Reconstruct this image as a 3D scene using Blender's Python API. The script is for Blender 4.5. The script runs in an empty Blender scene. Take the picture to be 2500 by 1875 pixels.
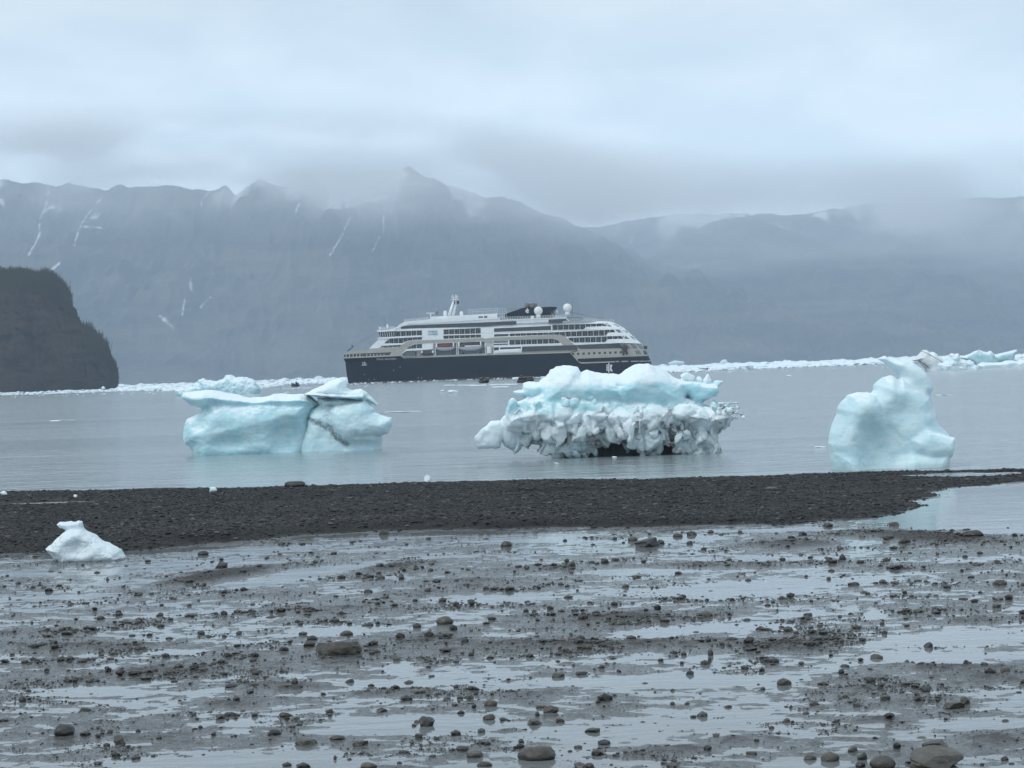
import bpy, bmesh, math, random
import numpy as np
from mathutils import Vector, Matrix
from mathutils.geometry import tessellate_polygon

random.seed(7)
RNG = np.random.default_rng(11)
scene = bpy.context.scene
COL = scene.collection

# ------------------------------------------------------------------ camera
EYE = 2.8                       # metres above the sea
FPX = 5347.0                    # 77 mm lens, in pixels of the 2500 px wide photograph
ROLL = math.atan(0.0332)
PITCH = -math.atan(30 / FPX)
FW = Vector((0, math.cos(PITCH), math.sin(PITCH)))
UP0 = Vector((0, -math.sin(PITCH), math.cos(PITCH)))
XX = Vector((1, 0, 0))
RT = XX * math.cos(ROLL) - UP0 * math.sin(ROLL)
UPV = XX * math.sin(ROLL) + UP0 * math.cos(ROLL)
cam = bpy.data.objects.new('camera', bpy.data.cameras.new('camera'))
COL.objects.link(cam)
cam.data.sensor_width = 36
cam.data.lens = 77
cam.data.clip_start = 0.3
cam.data.clip_end = 60000
m = Matrix((RT, UPV, -FW)).transposed().to_4x4()
m.translation = Vector((0, 0, EYE))
cam.matrix_world = m
scene.camera = cam

# ------------------------------------------------------------------ world and sun
SUN_EL, SUN_AZ = math.radians(52), math.radians(-128)
world = bpy.data.worlds.new("World")
scene.world = world
world.use_nodes = True
wt = world.node_tree
for n in list(wt.nodes):
    wt.nodes.remove(n)
def N(t, kind, **kw):
    n = t.nodes.new(kind)
    for k, v in kw.items():
        setattr(n, k, v)
    return n
out = N(wt, 'ShaderNodeOutputWorld')
sky = N(wt, 'ShaderNodeTexSky', sky_type='NISHITA', sun_disc=False)
sky.sun_elevation = SUN_EL
sky.sun_rotation = SUN_AZ
sky.air_density = 1.0
sky.dust_density = 2.0
bgs = N(wt, 'ShaderNodeBackground'); bgs.inputs[1].default_value = 0.06
wt.links.new(sky.outputs[0], bgs.inputs[0])
SKY_LOW, SKY_HIGH = 1.42, 0.80
# overcast layer: soft banks of cloud, brighter low down
tc = N(wt, 'ShaderNodeTexCoord')
mp = N(wt, 'ShaderNodeMapping'); mp.inputs['Scale'].default_value = (1.0, 1.0, 2.6)
n1 = N(wt, 'ShaderNodeTexNoise'); n1.inputs['Scale'].default_value = 9.0
n1.inputs['Detail'].default_value = 7; n1.inputs['Roughness'].default_value = 0.52; n1.inputs['Distortion'].default_value = 0.35
wt.links.new(tc.outputs['Generated'], mp.inputs[0]); wt.links.new(mp.outputs[0], n1.inputs['Vector'])
n2 = N(wt, 'ShaderNodeTexNoise'); n2.inputs['Scale'].default_value = 2.2; n2.inputs['Detail'].default_value = 3
wt.links.new(mp.outputs[0], n2.inputs['Vector'])
mxn = N(wt, 'ShaderNodeMath', operation='MULTIPLY_ADD'); mxn.inputs[1].default_value = 0.6
wt.links.new(n1.outputs[0], mxn.inputs[0])
h2 = N(wt, 'ShaderNodeMath', operation='MULTIPLY'); h2.inputs[1].default_value = 0.4
wt.links.new(n2.outputs[0], h2.inputs[0]); wt.links.new(h2.outputs[0], mxn.inputs[2])
cr = N(wt, 'ShaderNodeValToRGB')
SKY_A = (0.64, 0.765, 0.865, 1); SKY_B = (0.79, 0.905, 0.975, 1)
cr.color_ramp.elements[0].position = 0.43; cr.color_ramp.elements[0].color = SKY_A
cr.color_ramp.elements[1].position = 0.58; cr.color_ramp.elements[1].color = SKY_B
wt.links.new(mxn.outputs[0], cr.inputs[0])
bgc = N(wt, 'ShaderNodeBackground'); bgc.inputs[1].default_value = 1.0
wt.links.new(cr.outputs[0], bgc.inputs[0])
# thick cloud is lit brighter low over the bay than overhead
wsep = N(wt, 'ShaderNodeSeparateXYZ'); wt.links.new(tc.outputs['Generated'], wsep.inputs[0])
wr = N(wt, 'ShaderNodeMapRange'); wr.inputs['From Min'].default_value = 0.085; wr.inputs['From Max'].default_value = 0.19
wr.inputs['To Min'].default_value = SKY_LOW; wr.inputs['To Max'].default_value = SKY_HIGH
wt.links.new(wsep.outputs[2], wr.inputs[0]); wt.links.new(wr.outputs[0], bgc.inputs[1])
mixw = N(wt, 'ShaderNodeMixShader'); mixw.inputs[0].default_value = 0.93
wt.links.new(bgs.outputs[0], mixw.inputs[1]); wt.links.new(bgc.outputs[0], mixw.inputs[2])
wt.links.new(mixw.outputs[0], out.inputs[0])

sl = bpy.data.lights.new('sun', 'SUN')
sl.energy = 1.0
sl.angle = math.radians(25)
sl.color = (1.0, 0.985, 0.965)
so = bpy.data.objects.new('sun', sl)
COL.objects.link(so)
sd = Vector((math.cos(SUN_EL) * math.sin(SUN_AZ), math.cos(SUN_EL) * math.cos(SUN_AZ), math.sin(SUN_EL)))
so.rotation_euler = sd.to_track_quat('Z', 'Y').to_euler()
so.location = (0, 0, 50)

scene.view_settings.view_transform = 'Standard'
scene.view_settings.look = 'None'
scene.view_settings.exposure = 0.31
scene.view_settings.gamma = 1.0
cy = scene.cycles
cy.use_denoising = True
cy.max_bounces = 12
cy.diffuse_bounces = 3
cy.glossy_bounces = 3
cy.transmission_bounces = 6
cy.volume_bounces = 12
cy.transparent_max_bounces = 16
cy.volume_max_steps = 128
cy.sample_clamp_indirect = 6

# ------------------------------------------------------------------ helpers
def ray(px, py):
    return FW + RT * ((px - 1250) / FPX) + UPV * ((937.5 - py) / FPX)
def on_y(px, py, Y):
    d = ray(px, py)
    return Vector((0, 0, EYE)) + d * (Y / d.y)
def on_z(px, py, z=0.0):
    d = ray(px, py)
    return Vector((0, 0, EYE)) + d * ((z - EYE) / d.z)
def at(px, py, D):
    """px,py on the ground at depth Y=D; x only"""
    return on_y(px, py, D)
def hor(px):
    return 949.0 - 0.0332 * px

def tag(o, label=None, cat=None, group=None, kind=None):
    if label: o['label'] = label
    if cat: o['category'] = cat
    if group: o['group'] = group
    if kind: o['kind'] = kind
    return o
def empty(name, loc=(0, 0, 0), rz=0):
    o = bpy.data.objects.new(name, None)
    o.empty_display_size = 0.2
    COL.objects.link(o)
    o.location = loc
    o.rotation_euler = (0, 0, rz)
    return o
def link(name, me, mat=None, parent=None):
    o = bpy.data.objects.new(name, me)
    COL.objects.link(o)
    if mat is not None:
        for mm in (mat if isinstance(mat, (list, tuple)) else [mat]):
            me.materials.append(mm)
    if parent is not None:
        o.parent = parent
    return o
def np_mesh(name, V, faces, smooth=True):
    """V (n,3); faces (m,3) or (m,4) int array"""
    me = bpy.data.meshes.new(name)
    V = np.asarray(V, dtype=np.float32); F = np.asarray(faces, dtype=np.int32)
    k = F.shape[1]
    me.vertices.add(len(V)); me.vertices.foreach_set('co', V.ravel())
    me.loops.add(F.size); me.loops.foreach_set('vertex_index', F.ravel())
    me.polygons.add(len(F))
    me.polygons.foreach_set('loop_start', np.arange(0, F.size, k, dtype=np.int32))
    me.polygons.foreach_set('loop_total', np.full(len(F), k, dtype=np.int32))
    me.update(calc_edges=True)
    me.polygons.foreach_set('use_smooth', np.full(len(F), bool(smooth)))
    me.validate()
    return me
def set_attr(me, name, vals):
    a = me.attributes.new(name, 'FLOAT', 'POINT')
    a.data.foreach_set('value', np.asarray(vals, dtype=np.float32))

# gradient noise -----------------------------------------------------
_perm = RNG.permutation(256).astype(np.int64)
_perm = np.concatenate([_perm, _perm, _perm])
_g = RNG.normal(size=(256, 3)); _g /= np.linalg.norm(_g, axis=1)[:, None]
_g = _g.astype(np.float32)
def pnoise(P):
    P = np.asarray(P, dtype=np.float32)
    i = np.floor(P).astype(np.int64); f = P - i
    i &= 255
    u = f * f * f * (f * (f * 6 - 15) + 10)
    r = 0
    for dx in (0, 1):
        wx = u[:, 0] if dx else 1 - u[:, 0]
        for dy in (0, 1):
            wy = u[:, 1] if dy else 1 - u[:, 1]
            for dz in (0, 1):
                wz = u[:, 2] if dz else 1 - u[:, 2]
                h = _perm[_perm[_perm[(i[:, 0] + dx) & 255] + ((i[:, 1] + dy) & 255)] + ((i[:, 2] + dz) & 255)]
                g = _g[h]
                r = r + wx * wy * wz * ((f[:, 0] - dx) * g[:, 0] + (f[:, 1] - dy) * g[:, 1] + (f[:, 2] - dz) * g[:, 2])
    return r * 1.6
def fbm(P, oct=4, gain=0.5, lac=2.03):
    s = 0; a = 1.0; P = np.asarray(P, dtype=np.float32)
    for k in range(oct):
        s = s + a * pnoise(P + 17.3 * k); a *= gain; P = P * lac
    return s
def ridged(P, oct=5, gain=0.5, lac=2.07):
    s = 0; a = 1.0; P = np.asarray(P, dtype=np.float32)
    for k in range(oct):
        s = s + a * (1 - np.abs(pnoise(P + 9.1 * k)) * 1.8); a *= gain; P = P * lac
    return s
def worley(P):
    P = np.asarray(P, dtype=np.float32)
    i = np.floor(P).astype(np.int64); best = np.full(len(P), 9.0, dtype=np.float32); b2 = best.copy()
    for dx in (-1, 0, 1):
        for dy in (-1, 0, 1):
            for dz in (-1, 0, 1):
                c = i + np.array((dx, dy, dz))
                h = _perm[_perm[_perm[c[:, 0] & 255] + (c[:, 1] & 255)] + (c[:, 2] & 255)]
                pt = c + _g[h] * 0.45 + 0.5
                d = np.linalg.norm(pt - P, axis=1)
                b2 = np.minimum(b2, np.maximum(best, d)); best = np.minimum(best, d)
    return best, b2
def sstep(a, b, x):
    t = np.clip((x - a) / (b - a), 0, 1)
    return t * t * (3 - 2 * t)

# materials ----------------------------------------------------------
class Mat:
    def __init__(s, name):
        s.m = bpy.data.materials.new(name); s.m.use_nodes = True
        s.t = s.m.node_tree
        s.b = s.t.nodes['Principled BSDF']
        s.out = s.t.nodes['Material Output']
    def n(s, kind, **kw): return N(s.t, kind, **kw)
    def l(s, a, b): s.t.links.new(a, b)
    def coord(s, which='Object', scale=(1, 1, 1), rot=(0, 0, 0)):
        c = s.n('ShaderNodeTexCoord'); mp = s.n('ShaderNodeMapping')
        mp.inputs['Scale'].default_value = scale; mp.inputs['Rotation'].default_value = rot
        s.l(c.outputs[which], mp.inputs[0]); return mp.outputs[0]
    def noise(s, vec, scale, detail=4, rough=0.55, dist=0.0):
        n = s.n('ShaderNodeTexNoise'); n.inputs['Scale'].default_value = scale
        n.inputs['Detail'].default_value = detail; n.inputs['Roughness'].default_value = rough
        n.inputs['Distortion'].default_value = dist
        if vec is not None: s.l(vec, n.inputs['Vector'])
        return n.outputs[0]
    def attr(s, name):
        a = s.n('ShaderNodeAttribute'); a.attribute_name = name; return a.outputs['Fac']
    def ramp(s, fac, stops):
        r = s.n('ShaderNodeValToRGB'); e = r.color_ramp.elements
        while len(e) < len(stops): e.new(0.5)
        for k, (p, c) in enumerate(stops):
            e[k].position = p
            e[k].color = (c, c, c, 1) if isinstance(c, (int, float)) else tuple(c) + (1,)
        s.l(fac, r.inputs[0]); return r.outputs[0]
    def mix(s, fac, a, b, mode='MIX'):
        n = s.n('ShaderNodeMix', data_type='RGBA', blend_type=mode)
        for inp, v in ((n.inputs[0], fac), (n.inputs[6], a), (n.inputs[7], b)):
            if hasattr(v, 'links') or isinstance(v, bpy.types.NodeSocket): s.l(v, inp)
            elif isinstance(v, (int, float)): inp.default_value = v
            else: inp.default_value = tuple(v) + (1,)
        return n.outputs[2]
    def math(s, op, a, b=0.0, c=None, clamp=False):
        n = s.n('ShaderNodeMath', operation=op); n.use_clamp = clamp
        for k, v in enumerate((a, b, c)):
            if v is None: continue
            if isinstance(v, bpy.types.NodeSocket): s.l(v, n.inputs[k])
            else: n.inputs[k].default_value = v
        return n.outputs[0]
    def bump(s, h, dist, strength=1.0, prev=None):
        n = s.n('ShaderNodeBump'); n.inputs['Strength'].default_value = strength
        n.inputs['Distance'].default_value = dist
        s.l(h, n.inputs['Height'])
        if prev is not None: s.l(prev, n.inputs['Normal'])
        return n.outputs[0]
    def set(s, **kw):
        for k, v in kw.items():
            inp = s.b.inputs[k.replace('_', ' ')]
            if isinstance(v, bpy.types.NodeSocket): s.l(v, inp)
            elif isinstance(v, (tuple, list)) and len(v) == 3 and inp.type == 'RGBA': inp.default_value = tuple(v) + (1,)
            else: inp.default_value = v
        return s.m
def flat(name, col, rough=0.5, metal=0.0, var=0.12, scale=3.0):
    """paint with slight weathering"""
    M = Mat(name)
    v = M.coord('Object')
    f = M.noise(v, scale, 4, 0.6)
    c = M.mix(M.ramp(f, [(0.3, 0.0), (0.7, 1.0)]), tuple(x * (1 - var) for x in col), tuple(min(1, x * (1 + var)) for x in col))
    return M.set(Base_Color=c, Roughness=rough, Metallic=metal)

# SDF bergs ----------------------------------------------------------
def poly_sd(poly, X, Z):
    """signed distance to polygon, positive inside"""
    P = np.asarray(poly, dtype=np.float64); n = len(P)
    d2 = np.full(X.shape, 1e18); ins = np.zeros(X.shape, bool)
    for a in range(n):
        x1, z1 = P[a]; x2, z2 = P[(a + 1) % n]
        ex, ez = x2 - x1, z2 - z1
        t = np.clip(((X - x1) * ex + (Z - z1) * ez) / (ex * ex + ez * ez + 1e-12), 0, 1)
        d2 = np.minimum(d2, (X - x1 - t * ex) ** 2 + (Z - z1 - t * ez) ** 2)
        c = ((z1 > Z) != (z2 > Z)) & (X < ex * (Z - z1) / (ez + 1e-12 * (ez == 0)) + x1)
        ins ^= c
    d = np.sqrt(d2)
    return np.where(ins, d, -d)
def smax(a, b, k):
    if k <= 0: return np.maximum(a, b)
    h = np.clip(0.5 + 0.5 * (a - b) / k, 0, 1)
    return b + (a - b) * h + k * h * (1 - h)
def surface_nets(F, org, h):
    nx, ny, nz = F.shape
    S = F > 0
    corner = [(i, j, k) for i in (0, 1) for j in (0, 1) for k in (0, 1)]
    cnt = np.zeros((nx - 1, ny - 1, nz - 1), np.int8)
    for i, j, k in corner:
        cnt += S[i:nx - 1 + i, j:ny - 1 + j, k:nz - 1 + k]
    act = (cnt > 0) & (cnt < 8)
    idx = np.full(act.shape, -1, np.int64); ca = np.argwhere(act); idx[act] = np.arange(len(ca))
    pos = np.zeros((len(ca), 3)); w = np.zeros(len(ca))
    for a in range(8):
        for b in range(a + 1, 8):
            A, B = corner[a], corner[b]
            if sum(abs(A[q] - B[q]) for q in range(3)) != 1: continue
            fa = F[ca[:, 0] + A[0], ca[:, 1] + A[1], ca[:, 2] + A[2]]
            fb = F[ca[:, 0] + B[0], ca[:, 1] + B[1], ca[:, 2] + B[2]]
            c = (fa > 0) != (fb > 0)
            t = np.where(c, fa / np.where(c, fa - fb, 1), 0)
            p = np.array(A)[None] + t[:, None] * (np.array(B) - np.array(A))[None]
            pos += p * c[:, None]; w += c
    V = (ca + pos / w[:, None]) * h + np.array(org)
    quads = []
    for ax in range(3):
        sl0 = [slice(None)] * 3; sl1 = [slice(None)] * 3
        sl0[ax] = slice(0, -1); sl1[ax] = slice(1, None)
        ch = S[tuple(sl0)] != S[tuple(sl1)]
        e = np.argwhere(ch)
        o1, o2 = [q for q in range(3) if q != ax]
        e = e[(e[:, o1] > 0) & (e[:, o2] > 0) & (e[:, o1] < F.shape[o1] - 1) & (e[:, o2] < F.shape[o2] - 1)]
        ins = S[e[:, 0], e[:, 1], e[:, 2]]
        def cell(d1, d2):
            c = e.copy(); c[:, o1] -= d1; c[:, o2] -= d2
            return idx[c[:, 0], c[:, 1], c[:, 2]]
        q = np.stack([cell(1, 1), cell(0, 1), cell(0, 0), cell(1, 0)], 1)
        flip = ins if ax != 1 else ~ins
        q[~flip] = q[~flip][:, ::-1]
        quads.append(q)
    return V, np.concatenate(quads)
def vnormals(V, Q):
    a = V[Q[:, 2]] - V[Q[:, 0]]; b = V[Q[:, 3 if Q.shape[1] == 4 else 1]] - V[Q[:, 1 if Q.shape[1] == 4 else 0]]
    n = np.cross(a, b); out_ = np.zeros_like(V)
    for k in range(Q.shape[1]): np.add.at(out_, Q[:, k], n)
    out_ /= np.linalg.norm(out_, axis=1)[:, None] + 1e-12
    return out_
def zpoly(origin, scale, pts, D, sink=0.6, x0=0.0):
    """pixels of an enlarged view -> (x,z) metres on the plane at distance D, feet pushed under water"""
    r = []
    for x, y in pts:
        p = on_y(origin[0] + x / scale, origin[1] + y / scale, D)
        z = p.z
        if z < 0.22 * sink: z -= sink
        r.append((p.x - x0, z))
    return r
def rand_unit(rng):
    v = rng.normal(size=3); return v / np.linalg.norm(v)
def build_berg(D, lobes, h, pad=0.3, k=0.12, chunks=None, carve=None, floor=-0.25, ybounds=(-2, 2), disp=None, seed=1, xoff=0.0):
    """lobes: (poly_xz, R, T, yc). Returns V (local: x, y about 0, z), quads"""
    allp = np.array([p for L in lobes for p in L[0]])
    x0, x1 = allp[:, 0].min() - pad, allp[:, 0].max() + pad
    z1 = allp[:, 1].max() + pad; z0 = floor
    xs = np.arange(x0, x1, h); ys = np.arange(ybounds[0], ybounds[1], h); zs = np.arange(z0, z1, h)
    X2, Z2 = np.meshgrid(xs, zs, indexing='ij')
    F = np.full((len(xs), len(ys), len(zs)), -1.0, np.float32)
    for L in lobes:
        poly, R, T, yc = L[:4]
        lean = L[4] if len(L) > 4 else 0.0      # y shift per metre of height
        d = poly_sd(poly, X2, Z2)
        q = np.clip(1 - d / R, 0, 6)
        yl = (ys[None, :, None] - yc - lean * Z2[:, None, :]) / T
        f = (1 - np.sqrt(q[:, None, :] ** 2 + yl ** 2)) * min(R, T)
        F = smax(F, f.astype(np.float32), k)
    if carve:
        for (cx, cyy, cz, rx, ry, rz, kk) in carve:
            e = np.sqrt(((xs[:, None, None] - cx) / rx) ** 2 + ((ys[None, :, None] - cyy) / ry) ** 2 + ((zs[None, None, :] - cz) / rz) ** 2)
            f = (e - 1) * min(rx, ry, rz)
            F = -smax(-F, -f.astype(np.float32), kk)
    rng = np.random.default_rng(seed)
    if chunks:
        for (c, r, axis, el) in chunks:
            R_ = r * el * 1.3
            ix = [max(0, int((c[q] - R_ - o) / h)) for q, o in enumerate((x0, ybounds[0], z0))]
            jx = [min(F.shape[q], int((c[q] + R_ - o) / h) + 2) for q, o in enumerate((x0, ybounds[0], z0))]
            if any(a >= b for a, b in zip(ix, jx)): continue
            gx, gy, gz = np.meshgrid(xs[ix[0]:jx[0]] - c[0], ys[ix[1]:jx[1]] - c[1], zs[ix[2]:jx[2]] - c[2], indexing='ij')
            ax = np.array(axis); al = gx * ax[0] + gy * ax[1] + gz * ax[2]
            gx = gx - ax[0] * al * (1 - 1 / el); gy = gy - ax[1] * al * (1 - 1 / el); gz = gz - ax[2] * al * (1 - 1 / el)
            f = np.full(gx.shape, 9.0)
            for q in range(9):
                n = rand_unit(rng)
                f = np.minimum(f, r * rng.uniform(0.5, 0.95) - (gx * n[0] + gy * n[1] + gz * n[2]))
            f = np.minimum(f, (r * 1.05 - np.sqrt(gx ** 2 + gy ** 2 + gz ** 2)))
            sub = F[ix[0]:jx[0], ix[1]:jx[1], ix[2]:jx[2]]
            F[ix[0]:jx[0], ix[1]:jx[1], ix[2]:jx[2]] = smax(sub, f.astype(np.float32), 0.03 if r < 0.1 else 0.008)
    F[0] = F[-1] = -1; F[:, 0] = F[:, -1] = -1; F[:, :, 0] = F[:, :, -1] = -1
    V, Q = surface_nets(F, (x0, ybounds[0], z0), h)
    # relax a little
    if disp:
        Nn = vnormals(V, Q)
        V = V + Nn * disp(V, Nn)[:, None]
    return V, Q
# ------------------------------------------------------------------ setting: haze, sea, shore
HAZE_TOP = 985.0
def haze_box():
    x, y0, y1, z0, z1 = 7500, -120, 14500, -6, HAZE_TOP
    V = [(-x, y0, z0), (x, y0, z0), (x, y1, z0), (-x, y1, z0), (-x, y0, z1), (x, y0, z1), (x, y1, z1), (-x, y1, z1)]
    F = [(0, 3, 2, 1), (4, 5, 6, 7), (0, 1, 5, 4), (1, 2, 6, 5), (2, 3, 7, 6), (3, 0, 4, 7)]
    me = np_mesh('haze', V, F, False)
    mt = bpy.data.materials.new('haze_air'); mt.use_nodes = True; t = mt.node_tree
    t.nodes.remove(t.nodes['Principled BSDF'])
    v = N(t, 'ShaderNodeVolumePrincipled')
    v.inputs['Color'].default_value = HAZE_COL
    v.inputs['Density'].default_value = HAZE_DENS
    v.inputs['Anisotropy'].default_value = 0.0
    t.links.new(v.outputs[0], t.nodes['Material Output'].inputs['Volume'])
    tag(link('haze', me, mt), 'pale misty air over the bay fading the far mountains', 'haze', kind='stuff')
HAZE_COL = (0.67, 0.80, 0.955, 1)
HAZE_DENS = 1.0e-4
haze_box()

# sea
def water_mat(name, base, wave, scale, rough):
    M = Mat(name)
    v = M.coord('Object', (1, 1, 1))
    v1 = M.coord('Object', (0.35, 1.0, 1), (0, 0, 0.12))
    a = M.noise(v1, scale, 3, 0.6, 0.2)
    b = M.noise(v, scale * 4.2, 2, 0.5)
    big = M.noise(M.coord('Object', (0.012, 0.05, 1)), 1.0, 4, 0.6, 0.3)
    hgt = M.math('ADD', M.math('MULTIPLY', a, 1.0), M.math('MULTIPLY', b, 0.22))
    lines = M.noise(M.coord('Object', (0.03, 0.42, 1), (0, 0, 0.06)), 1.0, 4, 0.65, 0.5)
    hgt = M.math('ADD', hgt, M.math('MULTIPLY', lines, 0.9))
    amp = M.ramp(big, [(0.35, 0.35), (0.6, 1.0)])
    nrm = M.bump(M.math('MULTIPLY', hgt, amp), wave, 1.0)
    M.set(Base_Color=base, Roughness=rough, IOR=1.33, Normal=nrm)
    return M.m
SEA_SPLIT = 47.0
sea_m = water_mat('glacial_sea_water', (0.26, 0.30, 0.315), 0.11, 1.3, 0.12)
def sheet(name, x0, x1, y0, y1, z, mat):
    me = np_mesh(name, [(x0, y0, z), (x1, y0, z), (x1, y1, z), (x0, y1, z)], [(0, 1, 2, 3)], False)
    return link(name, me, mat)
tag(sheet('sea', -7000, 7000, SEA_SPLIT, 14000, 0.0, sea_m), 'calm grey glacial sea water of the bay', 'sea', kind='structure')
pud_m = water_mat('standing_water', (0.17, 0.185, 0.19), 0.008, 2.2, 0.05)
tag(sheet('water', -300, 300, -60, SEA_SPLIT - 0.01, 0.0, pud_m), 'shallow water lying in pools on the tidal flat', 'water', kind='structure')

# ground: mudflat + gravel bar height field --------------------------------
FAR_EDGE = [(-3500, 1305), (-300, 1197), (0, 1191), (400, 1184), (700, 1179), (1040, 1168), (1480, 1161), (1800, 1154), (2060, 1146), (2170, 1141), (2330, 1138), (2500, 1137), (2800, 1134), (5000, 1062)]
NEAR_EDGE = [(-3500, 1468), (-300, 1362), (0, 1352), (100, 1350), (330, 1341), (600, 1320), (800, 1305), (930, 1296), (1000, 1294), (1400, 1288), (1700, 1284), (1950, 1281), (2080, 1269), (2200, 1256), (2235, 1240), (2215, 1232), (2290, 1205), (2245, 1200), (2380, 1187), (2500, 1177), (2800, 1165), (5000, 1080)]
BAR = [tuple(on_z(x, y + 4, 0.06).xy) for x, y in FAR_EDGE] + [tuple(on_z(x, y, 0.0).xy) for x, y in NEAR_EDGE[::-1]]
# strips of pooled water on the bar and gravelly humps and pools on the flat: (px, py, half width px, half height px, height m, slope)
BUMPS = [
    # pools (negative)
    (720, 1405, 165, 13, -0.06, -0.13), (2350, 1160, 170, 6, -0.17, -0.02), (1360, 1203, 150, 3.2, -0.16, -0.03), (120, 1230, 150, 5, -0.20, -0.03),
    (620, 1228, 150, 2.6, -0.18, -0.04), (980, 1630, 30, 14, -0.07, 0), (1650, 1662, 250, 13, -0.07, -0.02), (1700, 1538, 180, 8, -0.05, -0.04), (2140, 1504, 24, 8, -0.06, 0),
    (2115, 1321, 70, 9, -0.06, -0.02), (2300, 1560, 170, 14, -0.045, -0.03), (1650, 1750, 260, 30, -0.018, -0.03), (930, 1668, 130, 8, -0.05, 0), (820, 1540, 120, 10, -0.05, -0.03),
    (2250, 1605, 150, 10, -0.045, -0.02), (2400, 1765, 150, 12, -0.05, -0.02), (2140, 1770, 35, 7, -0.05, 0), (1000, 1770, 200, 20, -0.04, -0.02), (560, 1860, 300, 24, -0.04, -0.02),
    (420, 1590, 90, 9, -0.05, 0), (230, 1690, 130, 10, -0.045, -0.02), (1330, 1320, 150, 6, -0.04, 0), (500, 1345, 300, 7, -0.06, -0.04), (1100, 1308, 300, 6, -0.05, -0.01),
    (1250, 1460, 200, 12, -0.04, -0.03), (1750, 1440, 250, 14, -0.04, -0.02), (2420, 1250, 200, 38, -0.09, -0.03), (1850, 1293, 250, 5, -0.05, -0.01), (2000, 1870, 100, 20, -0.03, 0), (1400, 1860, 160, 20, -0.02, 0),
    (150, 1400, 200, 8, -0.03, -0.02), (1560, 1395, 160, 7, -0.035, 0), (180, 1458, 160, 6, -0.035, -0.04),
    # humps (positive)
    (560, 1402, 130, 12, 0.09, -0.12), (480, 1420, 90, 9, 0.06, -0.1), (970, 1385, 90, 9, 0.07, -0.10), (2250, 1312, 190, 15, 0.10, 0.03), (1930, 1330, 130, 11, 0.07, -0.02), (1500, 1510, 200, 16, 0.06, -0.02),
    (1530, 1575, 290, 13, 0.055, -0.02), (1050, 1560, 130, 14, 0.05, -0.02), (250, 1580, 230, 16, 0.055, -0.02), (90, 1620, 130, 13, 0.045, -0.02), (400, 1640, 200, 12, 0.04, -0.03), (1000, 1690, 130, 10, 0.045, -0.02),
    (560, 1715, 130, 12, 0.05, -0.03), (700, 1675, 100, 12, 0.05, -0.02), (2320, 1630, 150, 9, 0.05, 0.0), (2380, 1515, 130, 9, 0.045, -0.02), (1930, 1580, 110, 13, 0.05, 0.0), (2250, 1385, 200, 9, 0.05, -0.02),
    (2140, 1760, 90, 9, 0.04, 0), (2440, 1805, 70, 15, 0.05, -0.02), (1620, 1835, 100, 12, 0.035, -0.02), (1800, 1805, 90, 11, 0.03, -0.02), (350, 1800, 160, 10, 0.03, -0.04), (1330, 1390, 160, 10, 0.045, -0.03),
    (1300, 1570, 140, 12, 0.04, -0.03), (1750, 1380, 260, 8, 0.045, -0.02), (2430, 1655, 120, 14, 0.035, -0.02), (1280, 1695, 110, 12, 0.03, -0.02), (850, 1490, 180, 12, 0.035, -0.02), (150, 1500, 230, 9, 0.03, -0.05), (640, 1455, 120, 6, 0.03, -0.04),
    (60, 1545, 150, 7, 0.03, -0.03), (1150, 1420, 130, 8, 0.035, -0.02), (2100, 1685, 140, 10, 0.03, -0.02), (2300, 1710, 120, 9, 0.03, -0.02),
]
def world_bumps():
    r = []
    for px, py, rx, ry, h, sl in BUMPS:
        c = on_z(px, py); a = on_z(px + rx, py + rx * sl); b = on_z(px, py + ry); b2 = on_z(px, py - ry)
        r.append((c.x, c.y, (a.x - c.x, a.y - c.y), ((b2.x - b.x) / 2, (b2.y - b.y) / 2), h))
    return r
WB = world_bumps()
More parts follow.
